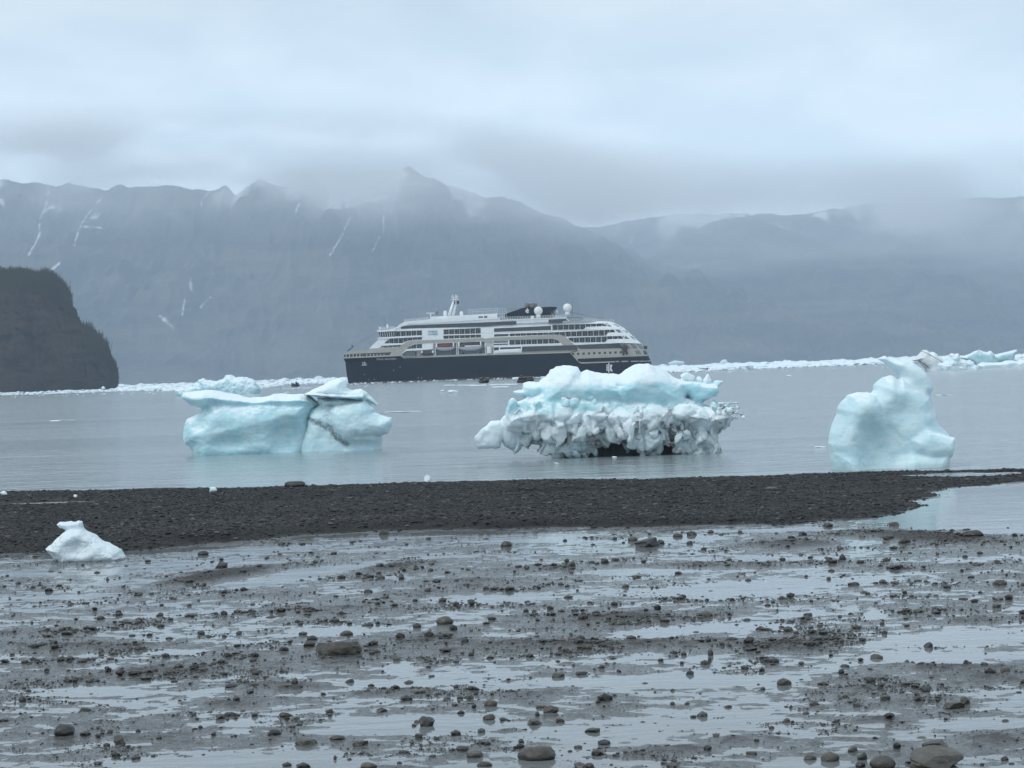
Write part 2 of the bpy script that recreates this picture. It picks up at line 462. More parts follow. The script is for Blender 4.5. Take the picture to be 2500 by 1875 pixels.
def ground_h(x, y, fine=True):
    n = len(x); P = np.stack([x, y, np.zeros(n)], 1)
    sd_ = poly_sd(BAR, x + 0.35 * fbm(P * 0.9, 3), y + 0.5 * fbm(P * 0.45 + 5, 3))
    # streaky relief of the flat, running away to the right
    c, s = math.cos(0.72), math.sin(0.72)
    u = x * c + y * s; v = -x * s + y * c
    A = np.stack([u * 0.20, v * 0.62, np.zeros(n)], 1)
    A2 = np.stack([x * 0.5, y * 0.85, np.full(n, 4.0)], 1)
    A3 = np.stack([x * 1.9, y * 4.0 + x * 1.2, np.full(n, 2.0)], 1)
    h = 0.010 * fbm(A, 3) + 0.009 * fbm(A2, 3) + 0.011 * fbm(A3, 3) + 0.010 * fbm(np.stack([x * 5.0, y * 6.5 + x, np.full(n, 6.0)], 1), 3) + 0.002
    for cx, cyy, (ax, ay), (bx, by), hh in WB:
        det = ax * by - ay * bx
        dx, dy = x - cx, y - cyy
        p = (dx * by - dy * bx) / det; q = (-dx * ay + dy * ax) / det
        r2 = p * p + q * q
        m_ = r2 < 7
        if hh < -0.1:
            g = np.exp(-r2 * r2)
        else:
            g = np.exp(-r2 * 1.1)
        h = h + np.where(m_, hh * g * 0.62, 0)
    h = np.clip(h, -0.07, 0.12)
    far = y > 44
    # the bar
    wn = np.where(far, 5.0, 1.1)
    t = np.clip(sd_ / wn, 0, 1)
    hb = 0.07 * (1 - (1 - t) ** 2) + 0.014 * fbm(np.stack([u * 0.1, v * 0.45, np.full(n, 8.0)], 1), 3) * t
    # little scarp along the near left side
    sc = sstep(0.0, 0.5, sd_) * (~far) * sstep(8, -2, x)
    hb = hb + sc * 0.09
    w = sstep(-0.25, 0.15, sd_)
    hbm = np.where(w > 0, h * 0.15 + np.maximum(hb, 0.012), h)
    # pools on the bar
    for cx, cyy, (ax, ay), (bx, by), hh in WB:
        if hh < -0.12:
            det = ax * by - ay * bx; dx, dy = x - cx, y - cyy
            p = (dx * by - dy * bx) / det; q = (-dx * ay + dy * ax) / det
            r2 = p * p + q * q + 0.5 * fbm(P * 1.3, 3)
            hbm = hbm * (1 - np.where(far | (y > 40), sstep(1.8, 0.5, r2), 0)) - np.where(y > 40, 0.02 * sstep(1.2, 0.5, r2), 0)
    h = h * (1 - w) + hbm * w
    # beyond the bar the bottom drops away under the sea
    h = np.where(far & (w <= 0), -0.02 - 0.15 * np.clip(-sd_, 0, 6), h)
    # behind and below the photographer the beach rises
    h = h + 0.35 * sstep(12, 2, y)
    if fine:
        g = sstep(-0.01, 0.03, h)
        f = fbm(P * 3.1, 3); f2 = fbm(P * 11.0, 2)
        h = h + g * (1 - 0.7 * w) * (0.008 * f + 0.006 * f2) + (1 - g) * (0.005 * f + 0.004 * f2)
    return h, w
def make_ground():
    # graded grid: finer close to the camera
    ny, nx = 1050, 1080
    k = np.linspace(0, 1, ny)
    yy = 1 / (1 / 7.0 + (1 / 72.0 - 1 / 7.0) * k)
    uu = np.linspace(-1, 1, nx)
    Y, U = np.meshgrid(yy, uu, indexing='ij')
    X = U * (Y * 0.33 + 4.0)
    x = X.ravel(); y = Y.ravel()
    h, w = ground_h(x, y)
    i = np.arange(ny * nx).reshape(ny, nx)
    Q = np.stack([i[:-1, :-1], i[:-1, 1:], i[1:, 1:], i[1:, :-1]], -1).reshape(-1, 4)
    me = np_mesh('mudflat', np.stack([x, y, h], 1), Q)
    set_attr(me, 'gravel', w)
    return me
def mud_mat():
    M = Mat('wet_silt_and_gravel')
    v = M.coord('Object')
    sep = M.n('ShaderNodeSeparateXYZ'); c = M.n('ShaderNodeTexCoord'); M.l(c.outputs['Object'], sep.inputs[0])
    z = sep.outputs[2]
    gr = M.attr('gravel')
    n1 = M.noise(v, 1.7, 5, 0.6); n2 = M.noise(v, 9, 5, 0.65); n3 = M.noise(v, 55, 3, 0.6)
    # how far above the water line: drained gravelly mud against wet smooth silt
    zz = M.math('ADD', z, M.math('MULTIPLY', M.math('SUBTRACT', n2, 0.5), 0.022))
    dry = M.ramp(M.math('MULTIPLY', zz, 10.0), [(0.12, 0.0), (0.5, 1.0)])
    silt = M.mix(n2, (0.080, 0.077, 0.071), (0.026, 0.025, 0.024))
    grav = M.mix(M.ramp(n3, [(0.35, 0.0), (0.65, 1.0)]), (0.030, 0.030, 0.029), (0.085, 0.083, 0.078))
    col = M.mix(dry, silt, grav)
    bar = M.mix(M.ramp(n3, [(0.42, 0.0), (0.66, 1.0)]), (0.013, 0.0135, 0.014), (0.044, 0.045, 0.045))
    n6 = M.noise(M.coord('Object', (0.12, 0.7, 1)), 1.0, 5, 0.65)
    bar = M.mix(M.ramp(n6, [(0.45, 0.0), (0.62, 0.8)]), bar, (0.062, 0.062, 0.06))
    bar = M.mix(M.ramp(n1, [(0.35, 0.0), (0.7, 0.5)]), bar, (0.020, 0.020, 0.021))
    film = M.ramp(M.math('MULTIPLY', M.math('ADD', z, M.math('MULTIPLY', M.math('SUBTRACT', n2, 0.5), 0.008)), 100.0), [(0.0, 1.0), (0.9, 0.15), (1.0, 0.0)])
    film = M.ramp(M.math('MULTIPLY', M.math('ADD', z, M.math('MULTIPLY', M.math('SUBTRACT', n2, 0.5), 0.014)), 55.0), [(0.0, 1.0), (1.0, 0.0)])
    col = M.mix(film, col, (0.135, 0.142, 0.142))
    n5 = M.noise(M.coord('Object', (1.0, 2.2, 1)), 26, 5, 0.75)
    col = M.mix(M.ramp(n5, [(0.47, 0.0), (0.60, 0.85)]), col, (0.028, 0.027, 0.026))
    col = M.mix(gr, col, bar)
    rough = M.mix(dry, M.ramp(n2, [(0.35, 0.10), (0.7, 0.28)]), (0.62, 0.62, 0.62))
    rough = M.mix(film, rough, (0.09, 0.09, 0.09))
    rough = M.mix(gr, rough, (0.8, 0.8, 0.8))
    b1 = M.bump(n3, 0.012, 0.8)
    b2 = M.bump(n2, 0.035, 0.9, b1)
    spec = M.mix(gr, M.mix(dry, (0.5, 0.5, 0.5), (0.16, 0.16, 0.16)), (0.2, 0.2, 0.2))
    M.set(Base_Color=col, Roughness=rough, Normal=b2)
    M.l(spec, M.b.inputs['Specular IOR Level'])
    return M.m
MUD = mud_mat()
tag(link('mudflat', make_ground(), MUD), 'wet grey tidal mudflat with dark gravel bar along the water', 'ground', kind='structure')
# the ground sheet carries on to the sides and behind
def outer_ground():
    k = 60
    xs = np.concatenate([np.linspace(-420, -60, 50), np.linspace(-59, 59, 260), np.linspace(60, 420, 50)]); ys = np.concatenate([np.linspace(-150, 4, 40), np.linspace(4.5, 72, 150)])
    X, Y = np.meshgrid(xs, ys, indexing='ij')
    x = X.ravel(); y = Y.ravel()
    h, w = ground_h(x, y, False)
    h = h + 0.5 * sstep(4, -25, y)
    inside = (np.abs(x) < y * 0.33 + 3.2) & (y > 7.6) & (y < 71)
    h = np.where(inside, -0.35, h - 0.004)
    i = np.arange(len(x)).reshape(X.shape)
    Q = np.stack([i[:-1, :-1], i[1:, :-1], i[1:, 1:], i[:-1, 1:]], -1).reshape(-1, 4)
    me = np_mesh('ground', np.stack([x, y, h], 1), Q)
    set_attr(me, 'gravel', w)
    return me
tag(link('ground', outer_ground(), MUD), 'mud and gravel shore running on past the frame', 'ground', kind='structure')

# ------------------------------------------------------------------ stones
def ico(sub):
    bm = bmesh.new(); bmesh.ops.create_icosphere(bm, subdivisions=sub, radius=1)
    V = np.array([v.co[:] for v in bm.verts]); F = np.array([[v.index for v in f.verts] for f in bm.faces])
    bm.free(); return V, F
ICO1, ICO2, ICO3, ICO4 = ico(1), ico(2), ico(3), ico(4)
def rock_verts(base, rng, kind='round', squash=(1, 1, 1)):
    V = base[0].copy()
    ncut = {'round': 5, 'ang': 9, 'slab': 8}[kind]
    for q in range(ncut):
        n = rand_unit(rng)
        if kind == 'slab' and q < 2: n = np.array((0.1 * rng.normal(), 0.1 * rng.normal(), 1.0)) * (1 if q else -1); n /= np.linalg.norm(n)
        d = rng.uniform(0.55, 0.8) if kind != 'round' else rng.uniform(0.75, 0.92)
        if kind == 'slab' and q < 2: d = 0.55
        p = V @ n - d
        V -= n * np.maximum(p, 0)[:, None] * (1.0 if kind != 'round' else 0.8)
    off = rng.uniform(0, 50, 3)
    V *= (1 + (0.10 if kind == 'round' else 0.13) * fbm(V * 1.3 + off, 2) + 0.035 * fbm(V * 5 + off, 3))[:, None]
    lo, hi = V.min(0), V.max(0)
    V = (V - (lo + hi) / 2) / ((hi - lo) / 2)
    return V * np.array(squash)
def stone_mat(name, a, b, rough=0.45, sc=6):
    M = Mat(name); v = M.coord('Object')
    oi = M.n('ShaderNodeObjectInfo')
    n1 = M.noise(v, sc, 5, 0.65, 0.4); n2 = M.noise(v, sc * 9, 3, 0.6)
    c = M.mix(M.ramp(n1, [(0.32, 0.0), (0.68, 1.0)]), a, b)
    c = M.mix(M.math('MULTIPLY', oi.outputs['Random'], 0.45), c, tuple(0.55 * x for x in a))
    M.set(Base_Color=c, Roughness=M.ramp(n2, [(0.3, rough - 0.15), (0.7, rough + 0.2)]), Normal=M.bump(n2, 0.01, 0.5))
    return M.m
ST_B = stone_mat('brown_grey_stone', (0.075, 0.066, 0.055), (0.038, 0.035, 0.031))
ST_G = stone_mat('dark_grey_stone', (0.040, 0.042, 0.044), (0.022, 0.023, 0.025))
ST_L = stone_mat('olive_grey_stone', (0.105, 0.098, 0.082), (0.062, 0.058, 0.05))
# (px centre, py foot, width px, height px, kind, colour)
STONES = """154 1800 52 31 round G|291 1822 30 26 ang B|53 1714 20 14 ang G|292 1647 24 12 round G|329 1648 32 11 ang G|183 1667 14 10 ang G|540 1390 32 16 ang G|557 1403 24 10 round G|337 1591 22 15 round B
264 1640 16 13 ang G|436 1632 22 12 round B|623 1649 18 12 round B|495 1357 27 12 round G|337 1791 13 11 round G|289 1498 15 9 ang G|262 1418 9 9 ang G|85 1582 20 11 round G|131 1574 19 11 ang G|521 1797 14 10 ang B|388 1805 14 10 ang B
824 1601 117 34 slab B|1086 1527 43 22 round L|1018 1534 20 13 round B|846 1554 32 14 round B|818 1519 22 10 ang B|762 1565 26 13 round G|755 1579 30 14 ang B|1042 1780 40 31 ang G|1017 1769 13 11 round B|1011 1778 13 11 ang G
1198 1725 33 17 round L|1194 1763 32 19 ang B|1157 1728 12 9 round G|1022 1804 19 13 ang B|747 1821 57 16 slab L|879 1821 40 12 slab B|823 1807 38 11 round B|1129 1834 30 13 round B|1159 1853 41 16 slab B|900 1878 41 16 round L|1183 1877 38 18 round B
693 1752 26 13 round B|803 1743 20 11 ang B|719 1671 17 17 ang B|688 1688 28 15 round B|723 1686 31 13 ang G|852 1671 25 14 slab B|693 1590 25 11 ang G|663 1587 12 9 ang G|1113 1682 12 10 round G|1151 1601 17 9 ang G|1068 1423 16 9 ang G|1054 1655 17 7 slab G
853 1860 13 9 round G|975 1868 13 9 round G|818 1856 8 12 round B|1310 1860 95 35 round B|1346 1743 38 21 ang B|1322 1731 30 10 slab L|1312 1748 11 10 ang G|1305 1772 36 14 slab B|1368 1765 22 13 slab L|1440 1877 22 14 round B|1447 1790 38 12 ang B
1363 1656 32 12 slab B|1470 1633 14 10 round B|1511 1643 12 9 ang G|1685 1652 20 16 ang G|1665 1624 10 10 round G|1648 1600 13 11 ang G|1670 1602 14 12 round B|1735 1603 14 19 ang B|1732 1618 10 14 ang B|1829 1572 27 18 ang B|1730 1567 14 10 round G
1477 1376 20 12 round G|1384 1374 13 10 ang G|1572 1374 13 8 round G|1284 1496 14 11 round G|1304 1500 11 12 ang B|1344 1489 18 11 ang B|1605 1492 19 16 ang G|1385 1434 13 7 round G|1528 1435 16 9 round B|1827 1421 16 8 ang G|1642 1722 12 9 round B|1863 1685 13 8 round B
1272 1818 16 14 ang B|1728 1832 20 12 round G|1835 1844 28 9 slab B|1884 1783 14 11 round G|2294 1886 132 58 ang L|2285 1834 63 24 slab B|2158 1882 64 34 round B|2029 1864 47 27 round L|1979 1859 33 15 round B|2083 1837 26 13 ang B|2106 1856 25 19 ang G|2102 1876 25 16 ang G
2191 1829 20 17 ang G|2454 1861 20 14 ang G|1916 1677 37 20 round B|2127 1668 23 14 round G|2262 1693 22 16 ang G|2163 1711 26 14 slab B|2331 1732 54 17 slab B|2141 1613 34 15 ang B|1995 1567 38 13 slab G|2268 1584 21 16 ang G|2359 1624 17 13 ang B|2405 1625 19 8 slab B
2160 1550 14 11 round G|1882 1620 39 13 slab G|2055 1646 14 13 round G|2058 1369 17 16 round G|2186 1391 28 11 ang G|2357 1362 14 7 round G|2365 1396 17 9 ang G|1973 1507 22 10 ang G|1875 1480 16 6 round B|2436 1486 24 11 slab B|2444 1429 36 14 slab L|1968 1746 17 8 round B
1931 1730 9 9 ang B|2209 1451 12 9 ang G|1580 1340 63 27 ang G|1545 1323 25 13 round L|1236 1337 28 16 round B|1655 1314 25 12 round B|1690 1310 25 13 ang G|1684 1331 16 11 round B|937 1310 24 17 ang B|719 1191 52 16 round G|2023 1286 26 9 round G|2183 1284 26 10 slab L
1961 1309 22 12 ang G|2210 1328 33 19 ang B|2379 1311 50 17 slab B|1883 1197 33 8 slab L|178 1231 24 8 ang G|1612 1331 22 14 ang B|2455 1640 24 9 slab B|2170 1318 30 12 round B|1730 1230 30 7 slab G|2380 1470 20 8 round B|2290 1860 12 9 round B|60 1620 18 9 round B|200 1618 24 9 round B"""
CN = {'G': ('dark grey', ST_G), 'B': ('brown grey', ST_B), 'L': ('pale olive grey', ST_L)}
KN = {'round': 'rounded', 'ang': 'jagged', 'slab': 'flat slab-like'}
LAND = [(824, 1601, 'the long flat slab'), (1310, 1860, 'the bottom edge boulder'), (2294, 1886, 'the largest corner rock'), (1580, 1340, 'the black jagged rock'),
        (1086, 1527, 'the pale round stone'), (154, 1800, 'the bottom left boulder'), (1042, 1780, 'the dark wedge rock'), (190, 1365, 'the small ice block'), (2058, 1369, 'the dark egg stone'),
        (720, 1405, 'the long bright pool'), (1650, 1662, 'the widest pool'), (2250, 1312, 'the right gravel mound'), (1916, 1677, 'the layered pool stone'), (747, 1821, 'the tilted slate'),
        (980, 1630, 'the small square pool'), (1236, 1337, 'the pale topped stone'), (540, 1390, 'the left stony hump'), (2331, 1732, 'the low domed slab'), (1829, 1572, 'the tent shaped rock'), (300, 1640, 'the twin black rocks')]
SPECIAL = {(824, 1601): 'long flat brown rock slab lying left of the middle of the mudflat', (1310, 1860): 'big rounded wet boulder at the bottom edge of the mudflat',
           (2294, 1886): 'largest broken olive grey rock in the bottom right corner', (1580, 1340): 'black jagged rock standing in water just below the gravel bar',
           (1086, 1527): 'round pale olive stone with a hollow in the middle of the flat', (154, 1800): 'round dark boulder reflected in water at the bottom left',
           (1042, 1780): 'dark wedge-shaped rock pointing up near the bottom of the flat', (2058, 1369): 'upright dark egg-shaped stone on the right of the flat',
           (719, 1191): 'dark rounded boulder on the far edge of the gravel bar', (1883, 1197): 'flat pale slab lying on top of the gravel bar', (747, 1821): 'thin tilted slate at the bottom of the flat left of centre',
           (2285, 1834): 'flat layered slab right behind the largest rock in the corner', (2158, 1882): 'big rounded stone at the bottom edge left of the largest corner rock',
           (178, 1231): 'small dark rock beside the pool on the left end of the gravel bar', (1730, 1230): 'low dark slab on the right half of the gravel bar', (1916, 1677): 'rounded layered stone at the edge of the wide pool at the right',
           (1236, 1337): 'rounded stone with a pale top in water below the gravel bar', (937, 1310): 'pointed brown stone with a reflection at the foot of the gravel bar'}
def stone_label(px, py, w, kind, col):
    if (px, py) in SPECIAL: return SPECIAL[(px, py)]
    size = 'tiny' if w < 13 else 'small' if w < 20 else 'fist-sized' if w < 30 else 'large'
    _, a, b, t = sorted((((px - a) ** 2 + (2.2 * (py - b)) ** 2, a, b, t) for a, b, t in LAND if (a, b) != (px, py)))[0]
    dx, dy = px - a, py - b
    side = []
    if dy < -12: side.append('behind')
    elif dy > 12: side.append('before')
    if abs(dx) > 25: side.append('left of' if dx < 0 else 'right of')
    far = math.hypot(dx, dy)
    how = 'just' if far < 75 else 'well' if far < 170 else 'far'
    return f"{size} {CN[col][0].replace('pale olive grey', 'olive')} {KN[kind].replace(' slab-like', '')} stone {how} {' and '.join(side[:2]) or 'beside'} {t}"
ALL_STONES = {}
def tell_apart():
    """stones that would share a label are told apart by their order from the left"""
    O = ('second', 'third', 'fourth', 'fifth', 'sixth', 'seventh', 'eighth', 'ninth', 'tenth', 'eleventh', 'twelfth')
    for lab, os_ in ALL_STONES.items():
        if len(os_) == 1: os_[0]['label'] = lab; continue
        os_.sort(key=lambda o: o.location.x / o.location.y)
        if len(lab.split()) > 13: lab = lab.replace(' stone ', ' one ').replace('the ', '', 1).replace('dark grey', 'grey').replace('brown grey', 'brown')
        for k, o in enumerate(os_):
            o['label'] = (('leftmost ' if len(os_) > 2 else 'left ') if k == 0 else ('rightmost ' if len(os_) > 2 else 'right ') if k == len(os_) - 1 else O[k - 1] + ' from left ') + lab
STONE_AT = []
def place_stones():
    rng = np.random.default_rng(5); used = {}
    items = [s.split() for s in STONES.replace('\n', '|').split('|')]
    for it in items:
        px, py, w, hh = map(float, it[:4]); kind, col = it[4], it[5]
        p = on_z(px, py - 0.12 * hh, 0.0)
        for _ in range(4):      # foot on the ground's own height
            gh = float(ground_h(np.array([p.x]), np.array([p.y]), False)[0][0])
            p = on_z(px, py - 0.12 * hh, max(gh, -0.01))
        s = p.y / FPX
        rx = w * s / 2; rz = hh * s * 0.60; ry = rx * rng.uniform(0.7, 1.0)
        base = ICO4 if w > 28 else ICO3
        V = rock_verts(base, rng, kind, (rx, ry, rz))
        me = np_mesh('stone', V, base[1], kind == 'round')
        lab = stone_label(int(px), int(py), w, kind, col)
        name = 'rock' if w > 28 else 'stone'
        o = link(name, me, CN[col][1])
        o.location = (p.x, p.y + ry * 0.6, max(gh, -0.01) + rz * 0.45)
        o.rotation_euler = (0, 0, rng.uniform(-0.12, 0.12))
        ALL_STONES.setdefault(lab, []).append(o); STONE_AT.append((p.x, p.y, rx))
        tag(o, lab, 'rock' if w > 28 else 'stone', 'stones and rocks lying on the tidal flat')
place_stones()

def scatter(base, centers, radii, rng, variants=24, kind='ang', flat_=(0.45, 0.85), sink=0.25, shade=None):
    """many small stones as one mesh"""
    vs = [rock_verts(base, rng, 'round' if rng.random() < 0.45 else 'ang') for _ in range(variants)]
    n = len(centers); vid = rng.integers(0, variants, n)
    B = np.stack(vs)[vid]
    sc = np.stack([radii * rng.uniform(0.8, 1.35, n), radii * rng.uniform(0.7, 1.1, n), radii * rng.uniform(flat_[0], flat_[1], n)], 1)
    B = B * sc[:, None, :]
    a = rng.uniform(0, 2 * math.pi, n); c, s = np.cos(a)[:, None], np.sin(a)[:, None]
    X = B[..., 0] * c - B[..., 1] * s; Y = B[..., 0] * s + B[..., 1] * c
    V = np.stack([X, Y, B[..., 2]], -1) + centers[:, None, :]
    V[..., 2] += (sc[:, 2] * (1 - 2 * sink))[:, None]
    F = base[1][None] + (np.arange(n) * base[0].shape[0])[:, None, None]
    return V.reshape(-1, 3), F.reshape(-1, 3), np.repeat(rng.random(n), base[0].shape[0])
def pebble_mat(name, a, b, c_, rough=0.5, spec=0.5):
    M = Mat(name)
    r = M.attr('shade'); n = M.noise(M.coord('Object'), 60, 2, 0.6)
    c = M.ramp(r, [(0.0, a), (0.55, b), (1.0, c_)])
    c = M.mix(M.math('MULTIPLY', n, 0.5), c, tuple(0.5 * q for q in b))
    M.set(Base_Color=c, Roughness=rough); M.b.inputs['Specular IOR Level'].default_value = spec
    return M.m
def flat_pebbles():
    rng = np.random.default_rng(21)
    # candidates over the visible flat, density following the drained ground
    n = 720000
    y = 1 / rng.uniform(1 / 42, 1 / 13.5, n); x = rng.uniform(-1, 1, n) * (y * 0.27 + 2.2)
    h, w = ground_h(x, y, False)
    A = np.stack([x * 0.8, y * 0.9, x * 0 + 3], 1)
    clus = sstep(0.12, 0.5, fbm(A, 3) + 0.35 * fbm(A * 4, 2)) 
    area = (y / 20) ** 3 * 0.9
    want = (0.02 + 0.95 * sstep(0.0, 0.045, h) * (0.12 + 0.88 * clus) + 0.25 * clus * sstep(-0.02, 0.005, h)) * np.minimum(area, 1.2)
    keep = (rng.random(n) < want * 0.95) & (w < 0.5) & (h > -0.035)
    x, y, h = x[keep], y[keep], h[keep]
    m = len(x)
    r = (0.0042 + 0.0040 * rng.pareto(2.3, m)) * np.clip(y / 20, 0.9, 1.3); r = np.clip(r, 0.006, 0.05)
    C = np.stack([x, y, np.maximum(h, -0.012)], 1)
    V, F, sh = scatter(ICO1, C, r, rng, flat_=(0.35, 0.75))
    me = np_mesh('pebbles', V, F, False); set_attr(me, 'shade', sh)
    tag(link('pebbles', me, PEB), 'countless small pebbles strewn over the wet mudflat', 'pebbles', kind='stuff')
    return m
PEB = pebble_mat('wet_pebbles', (0.018, 0.018, 0.018), (0.048, 0.045, 0.040), (0.10, 0.095, 0.082), 0.42, 0.4)
PEB2 = pebble_mat('dark_bar_gravel', (0.011, 0.011, 0.012), (0.030, 0.031, 0.031), (0.16, 0.162, 0.16), 0.6, 0.3)
npb = flat_pebbles()
def single_stones():
    """middle-sized stones, each its own thing"""
    rng = np.random.default_rng(33); k = 0
    vs = []
    for q in range(10):
        me = np_mesh('stone', rock_verts(ICO3, rng, 'ang' if q % 3 else 'round'), ICO3[1], q % 3 == 0)
        me.materials.append((ST_B, ST_G)[q % 3 > 0]); vs.append(me)
    zz_ = [(16.0, 19.0, 'nearest the bottom edge'), (19.0, 23.0, 'in the lower half of the flat'), (23.0, 29.0, 'in the middle of the flat'), (29.0, 38.0, 'on the far part of the flat')]
    while k < 64:
        y = 1 / rng.uniform(1 / 37, 1 / 15.6); x = rng.uniform(-1, 1) * y * 0.235
        h, w = ground_h(np.array([x]), np.array([y]), False)
        if w[0] > 0.3 or h[0] < -0.03: continue
        r = min(0.016 + 0.010 * rng.pareto(2.0), 0.06) * (y / 22) ** 0.6
        if any((x - a) ** 2 + (y - b) ** 2 < (c + r * 1.6) ** 2 for a, b, c in STONE_AT): continue
        STONE_AT.append((x, y, r))
        o = bpy.data.objects.new('stone', vs[rng.integers(0, 10)]); COL.objects.link(o)
        o.scale = (r * rng.uniform(0.9, 1.35), r * rng.uniform(0.8, 1.2), r * rng.uniform(0.35, 0.7))
        o.rotation_euler = (0, 0, rng.uniform(0, 6.28)); o.location = (x, y, max(h[0], -0.01) + o.scale[2] * 0.3)
        px = 1250 + FPX * x / y; py = hor(px) + FPX * EYE / y
        lab = stone_label(px, py, 2 * r / y * FPX, 'ang' if int(o.data.name[-1] if o.data.name[-1].isdigit() else 0) % 2 else 'round', 'B')
        ALL_STONES.setdefault(lab, []).append(o)
        tag(o, lab, 'stone', 'stones and rocks lying on the tidal flat')
        k += 1
single_stones()
tell_apart()
def bar_gravel():
    rng = np.random.default_rng(8)
    n = 380000
    y = rng.uniform(36, 63, n); x = rng.uniform(-1, 1, n) * (y * 0.26 + 3)
    h, w = ground_h(x, y, False)
    keep = (w > 0.35) & (h > -0.01) & (rng.random(n) < 0.42)
    x, y, h = x[keep], y[keep], h[keep]; m = len(x)
    r = np.clip(0.010 + 0.007 * rng.pareto(2.4, m), 0.010, 0.05)
    V, F, sh = scatter(ICO1, np.stack([x, y, h], 1), r, rng, flat_=(0.3, 0.6))
    sh = sh ** 2.2
    me = np_mesh('gravel', V, F, False); set_attr(me, 'shade', sh)
    tag(link('gravel', me, PEB2), 'dark loose gravel covering the bar', 'gravel', kind='stuff')
    return m
nbg = bar_gravel()
print('pebbles', npb, 'gravel', nbg)
# ------------------------------------------------------------------ ice
def ice_mat(name, body_a, body_b, crust=0.55, sss=0.25, rough=0.35, trans=0.0, scale=1.0, rad=0.25, crust_col=(0.78, 0.875, 0.92)):
    M = Mat(name)
    v = M.coord('Object')
    g = M.n('ShaderNodeNewGeometry'); sp = M.n('ShaderNodeSeparateXYZ'); M.l(g.outputs['Normal'], sp.inputs[0])
    n1 = M.noise(v, 1.1 * scale, 5, 0.55, 0.6); n2 = M.noise(v, 7 * scale, 5, 0.65); n3 = M.noise(v, 30 * scale, 3, 0.6)
    vs = M.coord('Object', (1, 1, 5.0), (0.0, 0.25, 0)); bands = M.noise(vs, 1.6 * scale, 4, 0.6, 0.4)
    col = M.mix(M.ramp(M.math('ADD', M.math('MULTIPLY', n1, 0.6), M.math('MULTIPLY', bands, 0.4)), [(0.36, 0.0), (0.62, 1.0)]), body_a, body_b)
    # weathered white crust on what faces up, and a few bubbly white patches
    up = M.math('ADD', sp.outputs[2], M.math('MULTIPLY', M.math('SUBTRACT', n2, 0.5), 0.9))
    cr_ = M.ramp(up, [(crust, 0.0), (crust + 0.22, 1.0)])
    a = M.attr('crust')
    cr_ = M.math('MAXIMUM', cr_, a)
    col = M.mix(cr_, col, crust_col)
    d = M.attr('dirt')  # dirty seams, and the middle berg's painted cavity shadow
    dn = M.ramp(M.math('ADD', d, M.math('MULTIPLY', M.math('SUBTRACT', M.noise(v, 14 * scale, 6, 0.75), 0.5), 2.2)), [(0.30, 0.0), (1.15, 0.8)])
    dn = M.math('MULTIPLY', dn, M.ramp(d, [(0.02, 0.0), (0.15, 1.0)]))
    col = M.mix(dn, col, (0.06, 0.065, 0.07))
    b1 = M.bump(n3, 0.012 / scale, 0.55); b2 = M.bump(n2, 0.05 / scale, 0.5, b1)
    M.set(Base_Color=col, Roughness=M.ramp(cr_, [(0.0, rough), (1.0, 0.75)]), Normal=b2, IOR=1.31)
    M.b.inputs['Subsurface Weight'].default_value = sss
    M.b.inputs['Subsurface Radius'].default_value = (0.25, 0.75, 1.0)
    M.b.inputs['Subsurface Scale'].default_value = rad
    M.b.inputs['Transmission Weight'].default_value = trans
    return M.m
ICE_BLUE = ice_mat('blue_glacier_ice', (0.39, 0.665, 0.735), (0.61, 0.80, 0.85), rad=0.4, sss=0.35)
ICE_PALE = ice_mat('pale_blue_ice', (0.48, 0.70, 0.765), (0.67, 0.82, 0.865), crust=0.72, rad=0.4, sss=0.35)
ICE_GREY = ice_mat('glassy_grey_ice', (0.46, 0.61, 0.66), (0.70, 0.81, 0.85), crust=0.62, rough=0.18, trans=0.2)
ICE_WHITE = ice_mat('frosted_white_ice', (0.66, 0.77, 0.84), (0.76, 0.85, 0.90), crust=0.3, rough=0.3, trans=0.1, scale=3, rad=0.08)
ICE_FAR = ice_mat('far_blue_ice', (0.38, 0.63, 0.70), (0.60, 0.79, 0.84), crust=0.5, sss=0.0, scale=0.25)
ICE_FARW = ice_mat('far_white_ice', (0.55, 0.72, 0.80), (0.74, 0.85, 0.90), crust=0.35, sss=0.0, scale=0.25)
ICE_DIRT = ice_mat('grey_dusty_ice', (0.66, 0.72, 0.75), (0.84, 0.88, 0.90), crust=0.7, sss=0.0, scale=0.3, crust_col=(0.86, 0.90, 0.92))

def scallop(amp, cell, fine, seed=0):
    def f(V, Nn):
        w, w2 = worley(V / cell + seed)
        return amp * (w - 0.45) * -1.0 * 0.8 + amp * 0.9 * fbm(V / cell * 0.6 + seed, 3) + fine * fbm(V / (cell * 0.22) + seed, 3)
    return f
def seg_dist(V, line):
    x, z = V[:, 0], V[:, 2]; best = np.full(len(V), 99.0)
    for (x1, z1), (x2, z2) in zip(line[:-1], line[1:]):
        ex, ez = x2 - x1, z2 - z1
        t = np.clip(((x - x1) * ex + (z - z1) * ez) / (ex * ex + ez * ez), 0, 1)
        best = np.minimum(best, np.hypot(x - x1 - t * ex, z - z1 - t * ez))
    return best
def berg_obj(name, V, Q, mat, D, label, cat='iceberg', group=None, dirt=None, crust=None, xc=None, parent=None):
    xc = float(V[:, 0].mean()) if xc is None else xc
    V = V.copy(); V[:, 0] -= xc
    me = np_mesh(name, V, Q, True)
    set_attr(me, 'dirt', dirt if dirt is not None else np.zeros(len(V)))
    set_attr(me, 'crust', crust if crust is not None else np.zeros(len(V)))
    o = link(name, me, mat)
    if parent is None: o.location = (xc, D, 0)
    if label: tag(o, label, cat, group)
    return o

